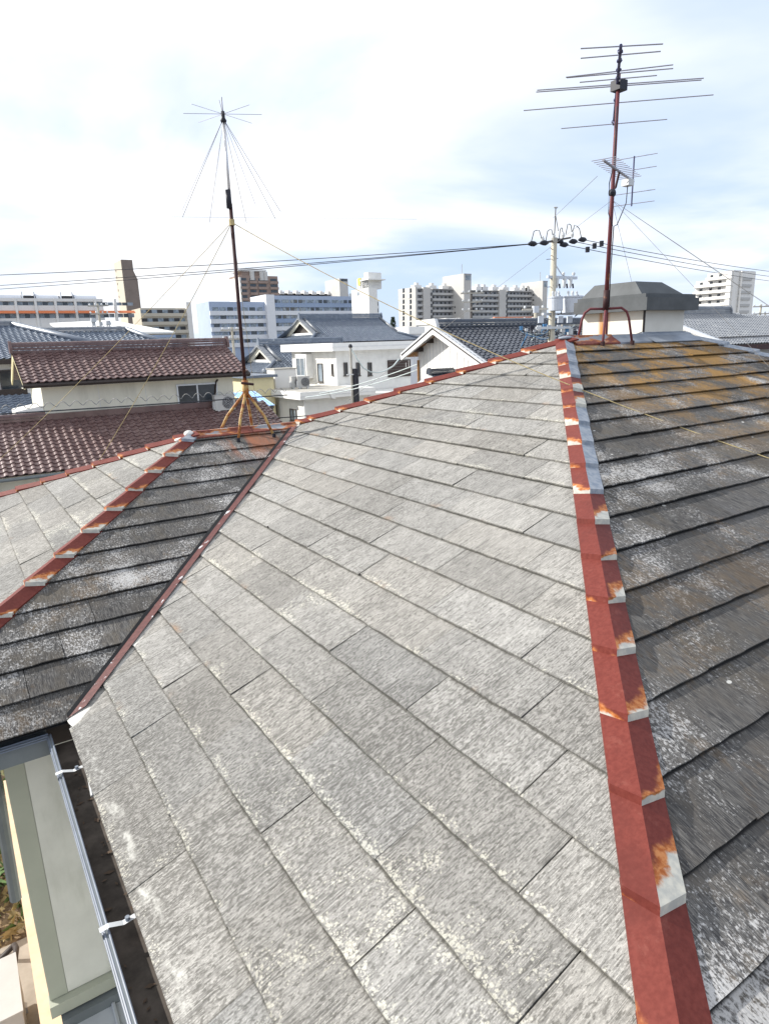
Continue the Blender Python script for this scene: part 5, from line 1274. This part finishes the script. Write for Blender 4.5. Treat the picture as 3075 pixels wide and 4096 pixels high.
for (xa, ya, xb, yb) in ((1147,524,1170,515),(1178,524,1195,512),(1207,520,1216,508),(1235,505,1256,515),(1222,506,1236,505)):
    a, b = upt(xa, ya), upt(xb, yb); mid_ = a.lerp(b,.5)+ZV*.32; part('jumper', MB().tube([a, a.lerp(mid_,.5)+ZV*.16, mid_, b.lerp(mid_,.5)+ZV*.12, b], .014, 6), 'wire', up, smooth=True)
for (x, y) in ((1172,516),(1196,509),(1216,507),(1236,506)): c = upt(x, y); part('pin_insulator', MB().tube([c-ZV*.1, c, c+ZV*.09], [.03,.06,.03], 8), 'porcelain', up)
part('wrap_strap', MB().tube([upt(1189,535), upt(1199,545), upt(1189,553)], .012, 5), 'wood', up)
ca, cb2 = upt(1182,600), upt(1245,598); part('cross_arm', MB().obox(ca.lerp(cb2,.5), (XV,YV,ZV), ((cb2-ca).length/2,.045,.045)), 'transformer', up)
part('arm_brace', MB().tube([upt(1200,572), upt(1216,597)], .02, 6), 'transformer', up)
for x in (1203,1219,1232):
    c = upt(x, 609); part('cutout_fuse', MB().tube([c+ZV*.2, c+ZV*.1, c-ZV*.12, c-ZV*.2], [.03,.075,.055,.02], 10), 'porcelain', up, smooth=True)
    part('fuse_tail', MB().tube([c+XV*.12-ZV*.05, c+XV*.15-ZV*.2], .03, 6), 'insul_black', up)
for x in (1217,1239): c = upt(x, 594); part('arm_insulator', lump(c+ZV*.04, .055, x, (1,1,1.2)), 'porcelain', up)
for i, (x, y0, y1, r_) in enumerate(((1188,645,672,.24),(1224,644,676,.35))):
    a, b = upt(x, y0), upt(x, y1); off = -YV*.25
    tr = part('transformer', MB().tube([b+off, b+off+ZV*.02, a+off-ZV*.04, a+off], [r_*.96,r_,r_,r_*.97], 18), 'transformer', up, smooth=False)
    part('transformer_lid', MB().tube([a+off, a+off+ZV*.05], r_*1.06, 18), 'transformer', tr)
    for k in range(3): c = a+off+XV*(k-1)*r_*.6+ZV*.15; part('bushing', MB().tube([c-ZV*.1, c+ZV*.03, c+ZV*.08], [.03,.045,.02], 8), 'porcelain', tr)
    part('lead', MB().tube([a+off+XV*r_*.8+ZV*.1, a+off+XV*(r_+.08)-ZV*.1, a+off+XV*(r_+.06)-ZV*.5, b+off+XV*r_*.4-ZV*.12], .02, 6), 'wire', tr, smooth=True)
part('platform_arm', MB().obox(upt(1205,678), (XV,YV,ZV), (.75,.05,.04)), 'transformer', up)
part('lower_arm', MB().obox(upt(1189,708)-YV*.12, (XV,YV,ZV), (.85,.04,.04)), 'porcelain', up)
part('lower_arm', MB().obox(upt(1240,702)+YV*.12, (XV,YV,ZV), (.5,.04,.03)), 'concrete', up)
for i in range(15):
    x = 1128+9.5*i+random.uniform(-3,3); c = upt(x, 711+random.uniform(-6,8)); sm = random.uniform(.04,.085); part('terminal_box', MB().obox(c, (U_,Vv,ZV), (sm,sm,sm*random.uniform(.8,1.8))), ('blue_cable','porcelain','insul_black','transformer','porcelain')[i%5], up)
    part('drop_lead', MB().tube([c, c-ZV*.15+XV*random.uniform(-.2,.2), c-ZV*random.uniform(.3,.6)+XV*random.uniform(-.25,.25)], .018, 6), ('insul_black','blue_cable','wire','pale_cable')[i%4], up, smooth=True)
for i in range(6):
    a, b = upt(1125+random.uniform(0,25), 715+random.uniform(-4,8)), upt(1190+random.uniform(0,60), 705+random.uniform(-12,12)); part('loose_cable', MB().tube(sag(a, b, random.uniform(.1,.35)), .014, 5), ('blue_cable','wire','pale_cable')[i%3], up, smooth=True)
for (x, y) in ((1158,668),(1168,690),(1210,690),(1230,690)): part('bracket_box', MB().obox(upt(x, y), (U_,Vv,ZV), (.085,.07,.11)), 'transformer', up)
for i, yy in enumerate((690,620,560)): part('climbing_pin', MB().tube([upt(1180,yy), upt(1205,yy-2)], .012, 5), 'zinc', up)
# small service pole between the houses
sp0 = at(757,750,26.5); spb = root('service_pole', (sp0.x,26.5,GZ), 'slim dark service pole with hanging pale cable before the white house', 'utility pole')
part('shaft', MB().tube([(sp0.x,26.5,GZ),(sp0.x,26.5,sp0.z)], [.09,.06], 10), 'concrete', spb); part('cable_box', MB().obox((sp0.x+.18,26.4,sp0.z-2.0), (XV,YV,ZV), (.12,.1,.9)), 'insul_black', spb)
part('cross_arm', MB().obox((sp0.x,26.4,sp0.z-1.4), (XV,YV,ZV), (.35,.03,.03)), 'porcelain', spb); part('finial', lump((sp0.x,26.5,sp0.z+.05), .1, 3), 'insul_black', spb)
hang = [at(x, y, 26.5) for x, y in ((758,752),(771,775),(785,795),(800,803),(815,805),(832,801),(850,790),(862,775))]
part('hanging_cable', MB().tube(hang, .035, 6), 'pale_cable', spb, smooth=True)
# distant poles
for i, (q0, q1, Z, lab, ars) in enumerate(((za(770,240),za(770,560),62,'dark utility pole with crossarms in front of the apartment slab',2),(za(1380,385),za(1375,545),48,'thin pole with stacked crossarms left of the main utility pole',2),(zr_(1530,700),zr_(1530,1010),75,'pale utility pole at the right edge by the sky',1),(zr_(1600,860),zr_(1600,1040),90,'short grey pole behind the pale pole at right edge',2),(z1(648,438),z1(660,660),70,'pale pole with small crossarm before the tan apartment',1),(z1(650,585),z1(665,670),55,'short pole with insulators above the brown ridge',1),(z2(45,595),z2(60,700),60,'pale pole with crossarm right of the brown roof ridge',1))):
    a, b = dep(q0, Z), dep(q1, Z)
    pl = root('distant_pole', (a.x,a.y,GZ), lab, 'utility pole', 'poles in the distance')
    part('shaft', MB().tube([(a.x,a.y,GZ),(a.x,a.y,a.z)], [.17,.11], 8), 'pole_concrete' if i else 'dark_frame', pl)
    for k in range(ars+1): part('cross_arm', MB().obox((a.x,a.y-.15,a.z-.25-.8*k), (U_,Vv,ZV), (1.1-.2*k,.06,.06)), 'concrete', pl); [part('insulator', lump(Vector((a.x,a.y-.15,a.z-.1-.8*k))+U_*t_, .085, 3, (1,1,1.2)), 'porcelain', pl) for t_ in (-.9,-.3,.4,.9)]
    if i == 0: part('transformer', MB().tube([(a.x-.9,a.y-.3,a.z-4.2),(a.x-.9,a.y-.3,a.z-2.6)], .42, 10), 'transformer', pl)
# power lines
def line(name, pts, r, mat, lab, grp=None, n=28, sg=0):
    P = sag(pts[0], pts[1], sg, n); return thing(name, MB().tube(P, r, 5), mat, P[0], lab, 'cable', grp, smooth=True)
for i, (xa, ya, yb, z_, nm) in enumerate(((1150,526,589,3.05,'topmost of three power lines running left from the utility pole'),(1175,524,612,2.95,'middle of three power lines running left from the utility pole'),(1207,521,620,2.9,'lowest of three power lines running left from the utility pole'))):
    a = upt(xa, ya); b = atZ(0, yb, z_); b2 = a + (b-a)*1.25
    line('power_line', (a, b2), .0125, 'wire', nm, 'power lines', sg=.12)
for i, (xa, ya, yb, z_, nm) in enumerate(((1258,517,583,3.2,'topmost of three power lines running right from the utility pole'),(1238,521,594,3.1,'middle of three power lines running right from the utility pole'),(1218,528,604,3.0,'lowest of three power lines running right from the utility pole'))):
    a = upt(xa, ya); b = atZ(1661, yb, z_); b2 = a + (b-a)*1.25
    o = line('power_line', (a, b2), .0125, 'wire', nm, 'power lines', sg=.10)
    for t_ in (.035,.03): pass
    c = a.lerp(b2, .055); q = MB().tube([c-ZV*.12, c+ZV*.06], .075, 8); k = part('line_weight', MB(), None, o) if False else None
    me = bpy.data.objects.new('line_weight', q.mesh('line_weight', 'insul_black', a)); me.parent = o; COL.objects.link(me)
# comm cables in front of the brown house, with a spiral hanger
p, q = at(-60,898,17.5), at(620,853,17.5)
line('phone_cable', (p, q), .02, 'wire', 'dark straight cable crossing the cream wall under the brown roof', sg=.02)
p, q = at(-60,885,17.6), at(620,842,17.6); P = []
for i in range(181):
    t_ = i/180; c = p.lerp(q, t_); an = t_*2*math.pi*26; P.append(c + Vector((0,.07*math.cos(an),.075*math.sin(an))))
thing('spiral_hanger', MB().tube(P, .011, 4), 'thin_wire', p, 'thin coiled cable hanger waving across the cream wall', 'cable')
p, q = at(560,905,20), at(1000,838,20); line('phone_cable', (p, q), .02, 'wire', 'dark cable sagging in front of the white flat-roofed house', sg=.25)
p, q = at(660,858,27), at(925,790,19); line('phone_cable', (p, q), .022, 'pale_cable', 'pale cable from the service pole to the white gable eave', sg=.2)
p, q = at(690,850,27), at(930,775,19); line('phone_cable', (p, q), .02, 'pale_cable', 'upper pale cable running to the white gable eave', sg=.15)
p, q = at(372,468,9), at(900,473,9); line('aerial_wire', (p+(p-q)*.0, q), .0025, 'thin_wire', 'hair-thin aerial wire across the sky behind the discone mast', sg=.0)
p, q = at(1195,470,12.3), at(1290,380,6); line('aerial_wire', (p, q), .006, 'thin_wire', 'thin wire rising from utility pole top to the television mast', sg=0)

# ================================================================== garden corner below the eaves (bottom left)
thing('paving_slab', box((-6.6,1.2,GZ+.03),(-4.95,4.4,GZ+.07)), 'paving', (-5.8,2.8,GZ), None, None, kind='structure')
ac_unit((-5.26,3.0,GZ+.07), -XV, 'white air conditioner on the ground in the garden corner below the gutter', size=(.82,.32,.62))
random.seed(71)
def tuft(name, n, area, mat, label, cat, kind=None, hgt=(.08,.25), w=.012):
    s = MB()
    for k in range(n):
        x, y = random.uniform(*area[0]), random.uniform(*area[1]); h = random.uniform(*hgt); a = random.uniform(0,6.28); d = Vector((math.cos(a),math.sin(a),0)); e = Vector((-d.y,d.x,0))*w
        c = Vector((x,y,GZ+.03)); s.face([c-e,c+e,c+d*h*.5+ZV*h*.8+e*.5,c+d*h+ZV*h*.75])
    return thing(name, s, mat, (sum(area[0])/2,sum(area[1])/2,GZ), label, cat, kind=kind)
tuft('dry_grass', 1600, ((-8,-4.95),(4.4,11)), 'straw', 'dry straw-coloured grass on the garden soil', 'grass', 'stuff')
tuft('weeds', 500, ((-7,-4.98),(4.6,9)), 'grass', 'short green weeds on the garden soil', 'weeds', 'stuff', (.1,.3), .02)
for x, y, lb_ in ((-5.35,5.6,'green leafy weed nearest the white air conditioner'),(-5.35,6.6,'green leafy weed farther from the air conditioner')):
    r = root('weed_plant', (x,y,GZ), lb_, 'plant', 'weeds in the garden')
    for k in range(26):
        a = random.uniform(0,6.28); h = random.uniform(.15,.4); d = Vector((math.cos(a),math.sin(a),0)); e = Vector((-d.y,d.x,0))*.03; c = Vector((x,y,GZ+.03))
        part('leaf', MB().face([c, c+d*h*.5+e+ZV*h*.6, c+d*h+ZV*h*.5, c+d*h*.5-e+ZV*h*.6]), 'grass', r)
hp_ = [(-5.5,3.9,GZ+.09),(-5.3,4.2,GZ+.10),(-5.12,4.15,GZ+.25),(-5.1,3.9,GZ+.4),(-5.14,3.6,GZ+.45)]
thing('pipe_hose', MB().tube(hp_, .035, 8), 'dark_fascia', hp_[0], 'dark insulated hose curling behind the ground air conditioner', 'hose', smooth=True)
fn = root('garden_fence', (-7.6,6,GZ), 'slatted wooden garden fence beside the soil strip', 'fence')
for i in range(34): part('slat', box((-7.62,1.0+i*.28,GZ+.1),(-7.58,1.12+i*.28,GZ+1.5)), 'wood', fn)
for z_ in (.35,1.25): part('rail', box((-7.57,.9,GZ+z_),(-7.53,10.6,GZ+z_+.08)), 'wood', fn)
